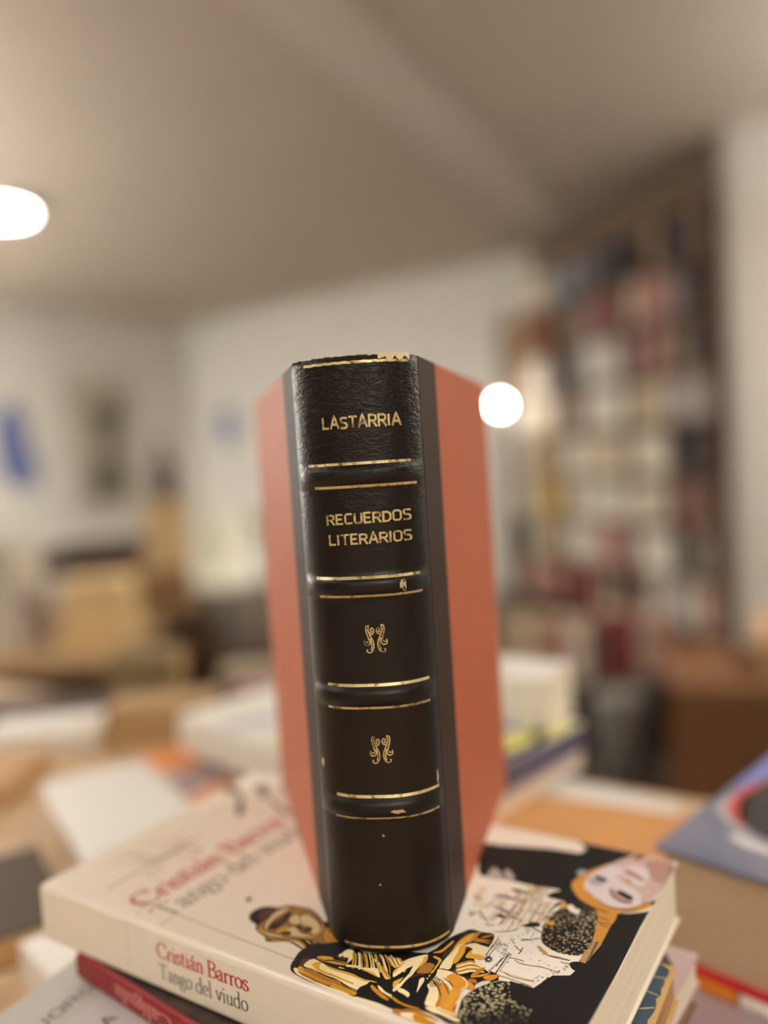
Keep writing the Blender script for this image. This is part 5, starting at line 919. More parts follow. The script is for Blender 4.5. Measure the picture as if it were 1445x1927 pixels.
bm = bm_new(); box(bm, .025, LB-.025, -DP, -DP+.01, 0, BH-.3); link('back_panel', bm_mesh(bm, 'back_panel'), mat('bookcase_back', (128,106,84), .6), t)
SH = [.08+.30*i for i in range(9)]
for i, z in enumerate(SH[:8]):
    bm = bm_new(); box(bm, .025, LB-.025, -DP+.01, -.001, z-.02, z, .002)
    link('shelf', bm_mesh(bm, 'shelf'), wood, t)
PALC = {'d':(36,26,28),'b':(122,66,40),'c':(218,204,180),'w':(226,220,208),'g':(168,158,158),'u':(96,118,138),'y':(206,176,96),'p':(176,128,118),'r':(128,52,48),'t':(176,150,116),'k':(62,64,68)}
NAME = {'d':'dark','b':'brown','c':'cream','w':'white','g':'grey','u':'blue','y':'yellow','p':'pink','r':'red','t':'tan','k':'charcoal'}
ORD = ['lowest','second','third','fourth','fifth','sixth','seventh','topmost']
#  one string per shelf from the lowest; six zones from the near end to the far end
ZN = ['dgdrpt','dwpwtd','dcwcyw','dwcwtw','gtwbcw','dpwkwc','dprrbt','ddkucw']
page_s = mat('shelf_book_pages', (206,192,162), .8)
shelf_m = {k: mat('shelf_book_'+NAME[k], v, .55) for k, v in PALC.items()}
def shelf_book_mesh(wd, ht, dp):
    bm = bm_new(); c = .003
    box(bm, 0, wd, -.012, 0, 0, ht, .002, 0)                      # spine
    box(bm, 0, c, -dp, -.008, 0, ht, 0, 0); box(bm, wd-c, wd, -dp, -.008, 0, ht, 0, 0)
    box(bm, c, wd-c, -dp+.004, -.008, .004, ht-.004, 0, 1)
    return bm_mesh(bm, 'shelf_book')
SB = []
rb = random.Random(11)
for i in range(26):
    me = shelf_book_mesh(rb.uniform(.028,.078), rb.uniform(.225,.272), rb.uniform(.13,.19))
    me.materials.append(shelf_m['w']); me.materials.append(page_s); SB.append(me)
bc_mat = Matrix.Translation((N_.x, N_.y, 0)) @ Matrix.Rotation(aB, 4, 'Z')
nb = 0
for si in range(8):
    x = .03
    while x < LB-.1:
        zone = min(5, int(x/LB*6)); k = ZN[si][zone]
        if k == 'e': break
        if rb.random() < .27: k = rb.choice('wcdtpbgkr' if si > 4 else 'wwcctgpwcb')
        me = rb.choice(SB); wd = me.vertices and max(v.co.x for v in me.vertices); 
        nxt = LB/3*(int(x/(LB/3))+1)
        if x+wd > nxt-.014: x = nxt+.014; continue
        if x+wd > LB-.03: break
        o = bpy.data.objects.new('shelf_book', me); C.objects.link(o)
        o.matrix_world = bc_mat @ Matrix.Translation((x, -.02-rb.uniform(0,.02), SH[si]))
        o.material_slots[0].link = 'OBJECT'; o.material_slots[0].material = shelf_m[k]
        tag(o, 'blurred %s book standing upright on the %s shelf of the tall bookcase' % (NAME[k], ORD[si]), 'book', 'books on the tall bookcase'); nb += 1
        x += wd+rb.choice((.001,.002,.004,.012))
    # a few books lying on top of the row
print('shelf books', nb)
# ================================================================== far furniture
dk = mat('dark_furniture', (74,50,34), .5, noise=.3, scale=8); mid = mat('brown_furniture', (112,80,52), .5, noise=.3, scale=8)
tanw = mat('counter_top', (196,164,124), .5, noise=.15, scale=9); card = mat('cardboard', (186,150,108), .8, noise=.12, scale=20)
creamc = mat('cream_card', (236,206,152), .8); whitec = mat('white_cover', (236,233,226), .5)
def simple_table(name, label, x0, x1, y0, y1, h, top, leg, apron=.08, th=.03, closed=False, catg='table'):
    t = empty(name, ((x0+x1)/2, (y0+y1)/2, 0), 0, label=label, cat=catg)
    a, b = (x1-x0)/2, (y1-y0)/2
    bm = bm_new(); box(bm, -a, a, -b, b, h-th, h, .004); link('tabletop', bm_mesh(bm, 'tabletop'), top, t)
    if closed:
        bm = bm_new(); box(bm, -a+.02, a-.02, -b+.03, -b+.05, .04, h-th); link('front_panel', bm_mesh(bm, 'front_panel'), leg, t)
        for s in (-1, 1):
            bm = bm_new(); box(bm, s*(a-.03)-.01, s*(a-.03)+.01, -b+.05, b-.02, 0, h-th); link('side_panel', bm_mesh(bm, 'side_panel'), leg, t)
    else:
        for q in ((-a+.03,a-.03,-b+.03,-b+.05),(-a+.03,a-.03,b-.05,b-.03)):
            bm = bm_new(); box(bm, *q, h-th-apron, h-th); link('apron', bm_mesh(bm, 'apron'), leg, t)
        for i in (-1, 1):
            for j in (-1, 1):
                bm = bm_new(); box(bm, i*(a-.05)-.025, i*(a-.05)+.025, j*(b-.05)-.025, j*(b-.05)+.025, 0, h-th, .003)
                link('leg', bm_mesh(bm, 'leg'), leg, t)
    return t
simple_table('counter', 'brown counter with a pale tan top at the left behind the book table', -2.3, -.72, 2.02, 2.55, .70, tanw, mid, closed=True, catg='counter')
simple_table('side_table', 'dark brown table against the far left wall', -2.35, -1.30, 4.3, 4.9, .76, dk, dk)
simple_table('low_table', 'dark brown low table behind the pile of tan books', -.95, -.15, 2.75, 3.25, .52, dk, dk, closed=True)
def carton(name, label, c, rz, w, d, h, m, catg='box', tape=True):
    t = empty(name, c, rz, label=label, cat=catg)
    bm = bm_new(); box(bm, -w/2, w/2, -d/2, d/2, 0, h, .003); link('body', bm_mesh(bm, 'body'), m, t)
    bm = bm_new(); box(bm, -w/2+.001, -.001, -d/2, d/2, h, h+.003); box(bm, .001, w/2-.001, -d/2, d/2, h, h+.003); link('flap', bm_mesh(bm, 'flap'), m, t)
    if tape:
        bm = bm_new(); box(bm, -.02, .02, -d/2-.001, d/2+.001, h+.0031, h+.004); link('tape', bm_mesh(bm, 'tape'), mat('tape_tan', (200,176,140), .4), t)
    return t
carton('cardboard_box', 'cream cardboard box standing on the pale counter at the left', (-.83,2.32,.70), .1, .175, .2, .17, creamc)
carton('cardboard_box', 'big brown cardboard box on the floor at the lower right', (1.12,2.25,0), R(-20), .66, .5, .50, mat('brown_card', (120,80,46), .8, noise=.15, scale=6))
carton('cardboard_box', 'pale tan cardboard box on top of the big brown box', (1.27,2.27,.505), R(-20), .42, .34, .10, mat('pale_card', (196,158,116), .8))
carton('wooden_crate', 'dark brown crate on the low table at the left', (-.82,3.0,.52), 0, .34, .3, .12, dk, 'crate', False)
carton('cardboard_box', 'brown box on the dark crate at the left', (-.84,2.98,.643), 0, .19, .18, .17, mat('mid_card', (150,116,80), .8))
carton('cardboard_box', 'narrow yellowish box under the dark bottle', (-.80,2.98,.8175), 0, .13, .12, .24, mat('yellow_card', (218,192,144), .7))
t = empty('bottle', (-.80,2.98,1.0615), label='dark brown bottle standing on the narrow yellowish box', cat='bottle')
bm = bm_new(); lathe(bm, [(.036,0),(.042,.01),(.042,.12),(.034,.145),(.014,.16),(.013,.2)], 24); link('body', bm_mesh(bm, 'body', True), mat('brown_glass', (72,38,28), .6), t)
bm = bm_new(); lathe(bm, [(.015,.2),(.015,.225),(.012,.228)], 24); link('cap', bm_mesh(bm, 'cap', True), mat('cap_dark', (40,28,26), .4), t)
# upright books on the counter
xs = -1.235; rr = random.Random(5)
for i, (wd, ht, k) in enumerate([(.03,.24,'w'),(.035,.27,'w'),(.022,.25,'g'),(.04,.30,'w'),(.03,.31,'w'),(.025,.29,'w'),(.03,.28,'w'),(.02,.16,'g')]):
    me = shelf_book_mesh(wd, ht, .16); me.materials.append(shelf_m[k]); me.materials.append(page_s)
    o = link('upright_book', me, loc=(xs+wd, 2.20, .70), rz=math.pi)
    tag(o, 'blurred %s book standing upright on the pale counter at the left' % NAME[k], 'book', 'upright books on the pale counter'); xs += wd+.002
# dark tray of the side table
t = empty('tray', (-1.6,4.6,.76), label='flat dark brown tray on the far dark table', cat='tray')
bm = bm_new(); box(bm, -.24, .24, -.15, .15, 0, .01, .002); link('base', bm_mesh(bm, 'base'), dk, t)
bm = bm_new()
for q in ((-.24,.24,-.15,-.14),(-.24,.24,.14,.15),(-.24,-.23,-.14,.14),(.23,.24,-.14,.14)): box(bm, *q, .01, .04)
link('rim', bm_mesh(bm, 'rim'), dk, t)
# white chair
wp = mat('white_plastic', (226,224,208), .35)
t = empty('chair', (-1.05,5.2,0), R(12), label='white moulded plastic chair standing near the far wall', cat='chair')
bm = bm_new()
G = []
for i in range(13):
    row = []
    for j in range(11):
        u = j/10*2-1; v = i/12
        if v < .45: y = -.22+.44*v/.45; z = .45-.02*math.cos(v*3)
        else: q = (v-.45)/.55; y = .22+.10*q; z = .45+.50*q
        wv = .22*(1-.28*max(0, v-.7)**1.0/.3*abs(u)) if v > .7 else .22
        row.append(bm.verts.new((u*wv, y+.0-.05*u*u*(1 if v > .45 else .2), z+(.03*u*u if v <= .45 else -.10*u*u*max(0,(v-.8)/.2)))))
    G.append(row)
for i in range(12):
    for j in range(10): bm.faces.new((G[i][j], G[i][j+1], G[i+1][j+1], G[i+1][j]))
o = link('seat_shell', bm_mesh(bm, 'seat_shell', True), wp, t); md = o.modifiers.new('s', 'SOLIDIFY'); md.thickness = .012
for i in (-1, 1):
    for j in (-1, 1):
        bm = bm_new(); cyl(bm, (i*.17, j*.17, .435), (i*.21, j*.22, 0), .014, .011); link('leg', bm_mesh(bm, 'leg', True), mat('pale_wood', (190,160,120), .5), t)
# floor lamp with a bright globe
t = empty('floor_lamp', (.925,6.12,0), label='small bright globe lamp beside the far end of the bookcase', cat='lamp')
bm = bm_new(); lathe(bm, [(.13,0),(.13,.015),(.02,.03)], 32); link('base', bm_mesh(bm, 'base'), mat('lamp_metal', (120,116,110), .35, metal=.6), t)
bm = bm_new(); cyl(bm, (0,0,.02), (0,0,1.49), .009); link('pole', bm_mesh(bm, 'pole', True), mat('lamp_metal', (120,116,110)), t)
bm = bm_new(); bmesh.ops.create_uvsphere(bm, u_segments=24, v_segments=16, radius=.036, matrix=Matrix.Translation((0,0,1.522))); link('globe', bm_mesh(bm, 'globe', True), emis('globe_glow', (1,.93,.82), 34), t)
# grey bin before the bookcase
t = empty('waste_bin', (.735,2.62,0), label='rounded grey bin in the dark gap before the bookcase', cat='bin')
bm = bm_new(); lathe(bm, [(.055,0),(.07,.02),(.085,.2),(.09,.33),(.085,.34),(.08,.2),(.06,.03)], 32); link('body', bm_mesh(bm, 'body', True), mat('bin_grey', (126,124,118), .4), t)
bm = bm_new(); lathe(bm, [(.093,.325),(.096,.333),(.093,.341),(.088,.333)], 32); link('rim', bm_mesh(bm, 'rim', True), mat('bin_grey', (126,124,118)), t)
# black chest between bin and bookcase
simple_table('chest', 'low black chest on the floor before the bookcase', .40, 1.06, 2.85, 3.3, .30, mat('black_wood', (34,28,26), .5), mat('black_wood', (34,28,26)), closed=True, catg='chest')
xs = .44; rr = random.Random(21)
for i in range(14):
    k = 'tctppcwbkrrgtp'[i]; wd = rr.uniform(.028,.05)
    if xs+wd > 1.04: break
    me = shelf_book_mesh(wd, rr.uniform(.20,.27), .16); me.materials.append(shelf_m[k]); me.materials.append(page_s)
    o = link('upright_book', me, loc=(xs+wd, 2.93, .30), rz=math.pi)
    tag(o, 'blurred %s book standing upright on the low black chest' % NAME[k], 'book', 'upright books on the black chest'); xs += wd+.002

# ================================================================== the book table
E1 = Vector((math.cos(R(-33.3)), math.sin(R(-33.3)), 0)); E2 = Vector((-E1.y, E1.x, 0))
RT = R(-33.27)
TZ = CAMZ-.27
def cm(x, y, z): return Vector((x/100, y/100, CAMZ+z/100))
pine = mat('pine_table', (216,188,154), .45, rgb2=(200,168,130), scale=5, stretch=(1,14,1))
t = empty('display_table', (0,0,0), RT, label='pale pine display table covered with books', cat='table')
# local frame: x along the far edge, y towards the far edge
c0 = Vector((.17,.635)); lx = c0.x*math.cos(-RT)-c0.y*math.sin(-RT); ly = c0.x*math.sin(-RT)+c0.y*math.cos(-RT)
X0, X1, Y0, Y1 = lx-1.75, lx+.75, ly-1.15, ly
bm = bm_new(); box(bm, X0, X1, Y0, Y1, TZ-.03, TZ, .004); link('tabletop', bm_mesh(bm, 'tabletop'), pine, t)
for a in ((X0+.06,X1-.06,Y0+.05,Y0+.07),(X0+.06,X1-.06,Y1-.07,Y1-.05),(X0+.05,X0+.07,Y0+.07,Y1-.07),(X1-.07,X1-.05,Y0+.07,Y1-.07)):
    bm = bm_new(); box(bm, *a, TZ-.11, TZ-.03); link('apron', bm_mesh(bm, 'apron'), mat('table_dark', (96,66,44), .5), t)
for a in (X0+.05, X1-.11):
    for b in (Y0+.05, Y1-.11):
        bm = bm_new(); box(bm, a, a+.06, b, b+.06, 0, TZ-.03, .004); link('leg', bm_mesh(bm, 'leg'), mat('table_dark', (96,66,44)), t)
# ---- lying books
def wrap_profile(W, T, c, r, spine_round=True):
    """outer outline then inner outline of a cover folded round the spine; y from spine (0) to fore edge (W)"""
    o = [(W, T)]
    for i in range(5): a = R(90+90*i/4); o.append((r+r*math.cos(a), T-r+r*math.sin(a)))
    for i in range(5): a = R(180+90*i/4); o.append((r+r*math.cos(a), r+r*math.sin(a)))
    o.append((W, 0)); ri = max(r-c, .0002)
    o.append((W, c))
    for i in range(5): a = R(270-90*i/4); o.append((r+ri*math.cos(a), r+ri*math.sin(a)))
    for i in range(5): a = R(180-90*i/4); o.append((r+ri*math.cos(a), T-r+ri*math.sin(a)))
    o.append((W, T-c)); return o
def book(name, label, corner, ang, L, W, T, cover, pg, hard=False, group=None, flip=False):
    """corner: left end of the spine at the bottom of the book (m), spine runs along ang for L, width W to the left of it"""
    t = empty(name, corner, ang, label=label, cat='book', group=group)
    c = .0028 if hard else .0007; ov = .004 if hard else .0012
    bm = bm_new(); prism(bm, wrap_profile(W, T, c, min(.0022, T*.3)), 0, L)
    co = link('cover', bm_mesh(bm, 'cover'), cover, t)
    bm = bm_new(); box(bm, ov, L-ov, c+.0003, W-ov, c, T-c, .0003)
    link('page_block', bm_mesh(bm, 'page_block'), pg, t)
    return t, co
def patch(parent, name, pts, z, m):
    bm = bm_new(); bm.faces.new([bm.verts.new((x, y, z)) for x, y in pts]); me = bm_mesh(bm, name)
    return link(name, me, m, parent)
P_cream = pages('cream_pages', (246,240,224), (226,217,196)); P_tan = pages('tan_pages', (214,176,122), (150,108,66), sc_=700)
P_grey = pages('greyish_pages', (208,186,158), (190,168,140)); P_pink = pages('pinkish_pages', (238,222,208), (222,204,190))
# ================================================================== books under and around the standing book
cov_w = mat('cover_white', (244,235,220), .38, coat=.15)
# ---- the big paperback on which the leather book stands
TG = cm(-15.56, 33.29, -19.3)
Lt, Wt, Tt = .23, .1329, .0241
tango, tcover = book('paperback_book', 'large cream paperback with a gold and black cover picture, under the leather book', TG, RT, Lt, Wt, Tt, cov_w, P_cream)
TC = {'K':(20,19,20),'W':(252,246,234),'T':(200,160,104),'T2':(214,190,150),'T3':(146,106,58),'N':(128,96,72),'C':(240,222,186),'G':(190,182,176),'G2':(178,184,196),'G3':(178,160,148),'G4':(104,98,84),
 'Y':(232,174,52),'Y2':(196,150,48),'Y3':(204,140,30),'L':(255,236,188),'L2':(216,196,150),'O':(238,158,46),'O2':(224,160,70),'O3':(190,122,44),'B2':(70,50,44),'B3':(92,48,36),'B4':(176,122,48),
 'V':(238,230,234),'P':(224,196,190),'P2':(196,158,146),'P3':(130,92,76),'R2':(200,126,120),'R3':(150,56,56),'F':(20,19,20)}
keys = list(TC); pm = []
for k in keys:
    m = mat('print_'+k, TC[k], .5, spec=.35)
    if k == 'F':
        nt = m.node_tree; tc = nt.nodes['Texture Coordinate']
        v = nt.nodes.new('ShaderNodeTexVoronoi'); v.inputs['Scale'].default_value = 900; n = nt.nodes.new('ShaderNodeTexNoise'); n.inputs['Scale'].default_value = 60; n.inputs['Detail'].default_value = 3
        nt.links.new(tc.outputs['Object'], v.inputs['Vector']); nt.links.new(tc.outputs['Object'], n.inputs['Vector'])
        mr = nt.nodes.new('ShaderNodeMapRange'); mr.inputs[1].default_value = .38; mr.inputs[2].default_value = .62; mr.inputs[3].default_value = .12; mr.inputs[4].default_value = .46
        nt.links.new(n.outputs['Fac'], mr.inputs[0])
        lt = nt.nodes.new('ShaderNodeMath'); lt.operation = 'LESS_THAN'; nt.links.new(v.outputs['Distance'], lt.inputs[0]); nt.links.new(mr.outputs[0], lt.inputs[1])
        mx = nt.nodes.new('ShaderNodeMix'); mx.data_type = 'RGBA'; mx.inputs[6].default_value = lin((20,19,20))+(1,); mx.inputs[7].default_value = lin((188,178,140))+(1,)
        nt.links.new(lt.outputs[0], mx.inputs[0]); nt.links.new(mx.outputs[2], nt.nodes['Principled BSDF'].inputs['Base Color'])
    pm.append(m)
bm = bm_new(); boxes = []
for k, kind, s in ART:
    v = [int(q) for q in s.split()]
    P = [(min(max(v[i]/1e4, .0004), Lt-.0003), min(max(v[i+1]/1e4, .0026), Wt-.0003)) for i in range(0, len(v), 2)]
    bb = (min(p[0] for p in P), max(p[0] for p in P), min(p[1] for p in P), max(p[1] for p in P))
    lv = 1+max([l for b2, l in boxes if not (b2[0] > bb[1] or b2[1] < bb[0] or b2[2] > bb[3] or b2[3] < bb[2])] or [0])
    if lv > 90: lv = 90
    boxes.append((bb, lv)); z = Tt+.00002+lv*.000004; mi = keys.index(k)
    vs = [bm.verts.new((x, y, z)) for x, y in P]
    if kind == 0:
        for tri in tessellate_polygon([[Vector((x, y, 0)) for x, y in P]]):
            try: bm.faces.new([vs[q] for q in tri]).material_index = mi
            except ValueError: pass
    else:
        h = len(vs)//2
        for i in range(h-1):
            try: bm.faces.new((vs[i], vs[i+1], vs[-2-i], vs[-1-i])).material_index = mi
            except ValueError: pass
bm.normal_update()
for f in bm.faces:
    if f.normal.z < 0: f.normal_flip()
me = bpy.data.meshes.new('cover_picture'); bm.to_mesh(me); bm.free()
pic = link('cover_picture', me, pm, tcover); pic['label'] = 'gold, black and cream printed picture of people and a facade'
print('art levels', max(l for b, l in boxes))
red_t = mat('print_red', (196,36,48), .5); gry_t = mat('print_grey_text', (116,112,112), .5); blk_t = mat('print_black_text', (44,42,46), .5)
def text_obj(name, parent, m, fn, *a, **k):
    bm = bm_new(); fn(bm, *a, **k); me = bpy.data.meshes.new(name); bm.to_mesh(me); bm.free()
    return link(name, me, m, parent)
ZS = -.00008
text_obj('spine_author_text', tcover, red_t, roman, 'Cristián Barros', lambda x, y: Vector((.0715+x, ZS, Tt-.0107+y+x*.018)), .0061, .0465, .135, .055)
text_obj('spine_title_text', tcover, blk_t, roman, 'Tango del viudo', lambda x, y: Vector((.0718+x, ZS, Tt-.0188+y+x*.03)), .0059, .0452, .095, .04)
bm = bm_new(); ribbon(bm, [(.0550,.0005),(.0550,Tt-.0008)], lambda a, b: .0002, lambda x, y: Vector((x, ZS, y))); link('spine_rule', bm_mesh(bm, 'spine_rule'), mat('print_G3', TC['G3']), tcover)
bm = bm_new()
for q in ([(-.5,.3),(-.1,.2),(.1,.5),(.0,.1),(.5,.2)],[(-.3,-.1),(.1,.1),(.4,-.2),(.0,-.3),(-.2,-.5)],[(.1,-.4),(.3,-.6),(.45,-.5)],[(-.3,.5),(-.1,0),(.2,-.3)]):
    ribbon(bm, cat(q), lambda a, b: .0004, lambda x, y: Vector((.0268+x*.006, ZS, Tt-.0112+y*.0075)))
link('spine_emblem', bm_mesh(bm, 'spine_emblem'), mat('print_emblem', (120,112,106)), tcover)
text_obj('cover_author_text', tcover, red_t, roman, 'Cristián Barros', lambda x, y: Vector((.0556-y+x*.03, .0080+x, Tt+.00003)), .0116, .086, .135, .055)
text_obj('cover_title_text', tcover, gry_t, roman, 'Tango del viudo', lambda x, y: Vector((.0705-y+x*.03, .0070+x, Tt+.00003)), .0116, .086, .095, .04)
# ---- red-spined book under it
redc = mat('red_spine', (148,32,40), .45); darkc = mat('dark_floral_cover', (28,22,20), .4, rgb2=(70,54,44), scale=90)
t, co = book('paperback_book', 'thin book with a red spine and dark floral cover under the cream paperback', cm(-13.85,32.18,-20.42), R(-39.2), .124, .105, .0111, redc, P_cream)
bm = bm_new(); box(bm, .0005, .1235, .0022, .1049, .0111, .0113); link('dark_cover_print', bm_mesh(bm, 'dark_cover_print'), darkc, co)
text_obj('spine_text', co, mat('pink_text', (222,140,130), .5), roman, 'de Calígula', lambda x, y: Vector((.078-x, ZS, .0085-y)), .006, .050, .15, .08)
# ---- torn blue book
blue_t = mat('worn_blue_cover', (52,84,104), .5, rgb2=(40,66,86), scale=60, bump=.2)
t, co = book('worn_book', 'worn blue book with browned pages under the right end of the cream paperback', cm(-2.35,25.2,-20.75), R(-32), .083, .096, .0134, mat('worn_edge', (206,170,112), .7), P_tan)
def blue_edge():
    rs = random.Random(8); out = []
    for i in range(30): out.append((.0815-.0012*rs.random()-(0 if i > 6 else .002), .006+i*.003))
    for i in range(8): a = R(0+90*i/7); out.append((.076+.0055*math.cos(a), .0895+.0055*math.sin(a)))
    for i in range(24): out.append((.076-i*.003, .095-.0008*rs.random()))
    out += [(.002,.094),(.002,.004),(.08,.004)]
    return out
bm = bm_new(); a = [bm.verts.new((x, y, .01345)) for x, y in blue_edge()]; b = [bm.verts.new((x, y, .0138)) for x, y in blue_edge()]
n = len(a)
for i in range(n): bm.faces.new((a[i], a[(i+1) % n], b[(i+1) % n], b[i]))
bm.faces.new(b); link('blue_cover', bm_mesh(bm, 'blue_cover'), blue_t, co)
bm = bm_new(); rs = random.Random(2)
for y0 in (.048,.058,.068,.078,.086):
    ribbon(bm, cat([(.081-.004*i, y0+.0016*math.sin(i*1.7+y0*300)-.0007*i) for i in range(9)], 2), lambda a, b: .0004, lambda x, y: Vector((x, y, .01385)))
link('cover_crack', bm_mesh(bm, 'cover_crack'), mat('crack_cream', (226,206,160), .7), co)
# ---- pale pink book
t, co = book('paperback_book', 'pale pink book below the worn blue book', cm(-3.2,25.75,-22.05), R(-38), .08, .139, .0122, mat('pink_cover', (212,190,190), .45, rgb2=(200,172,174), scale=20), P_cream)
patch(co, 'dark_print', [(.060,.118),(.072,.112),(.074,.126),(.066,.136),(.058,.132)], .01225, mat('print_dark', (80,66,70)))
t, co = book('paperback_book', 'thin brown book below the pale pink one', cm(-2.6,25.2,-22.72), R(-37), .074, .134, .0064, mat('thin_brown', (120,90,70), .5), P_tan)
# ---- grey lettered book bottom left
greyc = mat('grey_cover', (196,195,192), .4)
t, co = book('large_book', 'light grey book with grey letters on its cover in the lower left corner', cm(-17.5,27.7,-22.72), R(-27), .131, .10, .0226, greyc, P_cream)
text_obj('cover_text', co, mat('grey_letters', (120,120,120), .5), caps, 'JORGE', lambda x, y: Vector((.0235-y, .030+x, .0227)), .0055, .034, .14)
text_obj('cover_text', co, mat('dark_letters', (90,88,92), .5), caps, 'A', lambda x, y: Vector((.046-y, .040+x, .0227)), .006, .006, .16)
patch(co, 'pale_panel', [(.029,.02),(.029,.08),(.12,.08),(.12,.02)], .02265, mat('pale_panel', (204,200,204), .4))
# ---- bottom of the pile
book('hardback_book', 'thick brown hardback at the bottom of the pile under the leather book', cm(-8.9,22.2,-27), R(-33.3), .17, .135, .0426, mat('brown_hard', (96,66,48), .5), P_tan, hard=True)
book('booklet', 'bright white booklet jutting out at the left under the grey book', cm(-21.1,42.1,-27), R(-47), .075, .09, .025, whitec, P_cream)
# ---- right pile: thick hardback with a blue grey jacket
GO = cm(12.1, 38.5, -25.35); t = empty('hardback_book', GO, R(-46), label='very thick hardback with a blue grey jacket at the right edge', cat='book')
jac = mat('blue_grey_jacket', (112,120,150), .35, rgb2=(140,144,164), scale=22, coat=.3); GL, GW, GT = .175, .25, .0585
bm = bm_new(); box(bm, 0, GL, 0, GW, GT-.003, GT, .001); co = link('front_board', bm_mesh(bm, 'front_board'), jac, t)
for nm, m, P in (('dark_shape', mat('jacket_dark', (58,56,58), .4), [(.020,.052),(.034,.040),(.060,.034),(.09,.05),(.09,.12),(.04,.13),(.014,.108),(.012,.075)]), ('red_shape', mat('jacket_red', (206,92,88), .4), [(.010,.060),(.020,.048),(.028,.044),(.021,.056),(.015,.078),(.014,.11),(.009,.10),(.007,.08)]), ('pale_edge', mat('jacket_pale', (188,184,190), .4), [(.006,.056),(.018,.043),(.034,.036),(.05,.031),(.034,.0385),(.019,.048),(.010,.060),(.007,.08),(.004,.07)]), ('white_mark', mat('jacket_white', (222,222,224), .4), [(.024,.030),(.034,.024),(.065,.021),(.068,.028),(.04,.031),(.026,.036)]), ('blue_shape', mat('jacket_blue', (124,136,204), .4), [(-.0,.10),(.004,.085),(.010,.10),(.012,.14),(.004,.16),(.001,.13)])):
    patch(co, nm, [(max(x, .0012), y) for x, y in P], GT+.00006+(.00004 if nm in ('red_shape','dark_shape') else 0), m)
bm = bm_new(); box(bm, 0, GL, 0, GW, 0, .003, .001); link('back_board', bm_mesh(bm, 'back_board'), mat('red_board', (206,26,46), .4), t)
bm = bm_new(); box(bm, 0, GL, GW, GW+.003, 0, GT, .001); link('spine', bm_mesh(bm, 'spine'), jac, t)
bm = bm_new(); box(bm, .004, GL-.004, .004, GW, .003, GT-.003, .0003); link('page_block', bm_mesh(bm, 'page_block'), P_grey, t)
book('large_book', 'lavender grey book at the bottom of the right pile', cm(9.6,35.4,-27), R(-46), .20, .26, .0100, mat('lavender_cover', (184,168,178), .45, noise=.06, scale=18), P_cream)
book('booklet', 'thin orange booklet squeezed under the red board', cm(12.35,38.0,-25.99), R(-46), .033, .10, .0062, mat('orange_cover', (232,142,40), .45), P_cream)
book('booklet', 'thin white booklet beside the orange one under the red board', cm(14.75,35.5,-25.99), R(-46), .11, .12, .0062, whitec, P_cream)
# ---- behind the pile
oc = mat('light_orange_cover', (222,164,104), .45, noise=.06, scale=12)
book('large_book', 'flat tan orange book lying behind the cream paperback at the right', cm(2.5,49.2,-25.0), R(-29.2), .135, .098, .0070, oc, P_cream)
book('paperback_book', 'white book under the far edge of the tan orange book', cm(1.5,56.9,-27), R(-40.6), .15, .10, .0198, whitec, P_cream)
t, co = book('large_book', 'wide white picture book with blue and yellow print behind the leather book', cm(-19.3,70.1,-24.3), R(-45), .30, .175, .033, mat('white_gloss', (240,238,230), .35, coat=.2), P_pink)
yel = mat('print_yellow', (226,220,110), .5); blu = mat('print_blue', (82,86,168), .5); lav = mat('print_lavender', (188,182,200), .5); dkb = mat('print_navy', (40,44,70), .5)
for nm, m, P in (('lavender_print', lav, [(.055,.004),(.075,.003),(.085,.025),(.095,.045),(.08,.05),(.065,.03)]), ('yellow_print', yel, [(.128,.003),(.16,.003),(.155,.025),(.13,.02)]), ('grey_print', mat('print_grey', (170,166,180)), [(.085,.05),(.12,.045),(.13,.08),(.10,.085)]), ('yellow_print', yel, [(.268,.1),(.285,.09),(.299,.12),(.299,.17),(.275,.16),(.272,.13)]), ('blue_print', blu, [(.245,.13),(.262,.125),(.275,.15),(.29,.12),(.299,.06),(.299,.12),(.285,.16),(.262,.172)]), ('navy_print', dkb, [(.285,.05),(.299,.05),(.299,.11),(.29,.1)])):
    patch(co, nm, P, .0331, m)
bm = bm_new(); box(bm, .3001, .3006, .03, .17, .012, .032); link('blue_band', bm_mesh(bm, 'blue_band'), mat('band_blue', (92,90,120), .5), co)
book('paperback_book', 'thick white book lying on the picture book, right of the leather book', cm(-.3,67.2,-21), R(-33), .139, .055, .04, whitec, P_cream)
book('large_book', 'plain light grey book lying left of the cream paperback', cm(-29,63.7,-24.98), R(-58), .20, .083, .0098, mat('pale_grey_cover', (226,224,218), .4), P_cream)
t, co = book('magazine', 'magazine with an orange banner beneath the light grey book', cm(-24.2,71.6,-27), R(-58), .20, .13, .0199, mat('magazine_cover', (208,186,178), .4, rgb2=(190,160,150), scale=25), P_cream)
patch(co, 'orange_banner', [(.003,.003),(.055,.003),(.062,.04),(.05,.09),(.003,.09)], .02, mat('banner_orange', (238,150,78), .4))
patch(co, 'orange_edge', [(.135,.003),(.15,.003),(.12,.05),(.108,.05)], .02, mat('banner_orange', (238,150,78), .4))
patch(co, 'grey_photo', [(.075,.01),(.12,.01),(.10,.05),(.07,.06)], .02, mat('photo_grey', (158,140,140), .4))
book('hardback_book', 'thick tan book lying on the table at the left', cm(-29,79,-27), R(4), .105, .06, .042, mat('tan_cloth', (176,146,104), .7), P_tan)
book('hardback_book', 'olive tan book lying behind the thick tan one', cm(-36,101,-27), R(2), .085, .06, .046, mat('olive_cloth', (140,122,88), .7), P_tan)
book('hardback_book', 'thick white book at the left edge of the table', cm(-42,79,-27), R(6), .12, .065, .022, whitec, P_pink)
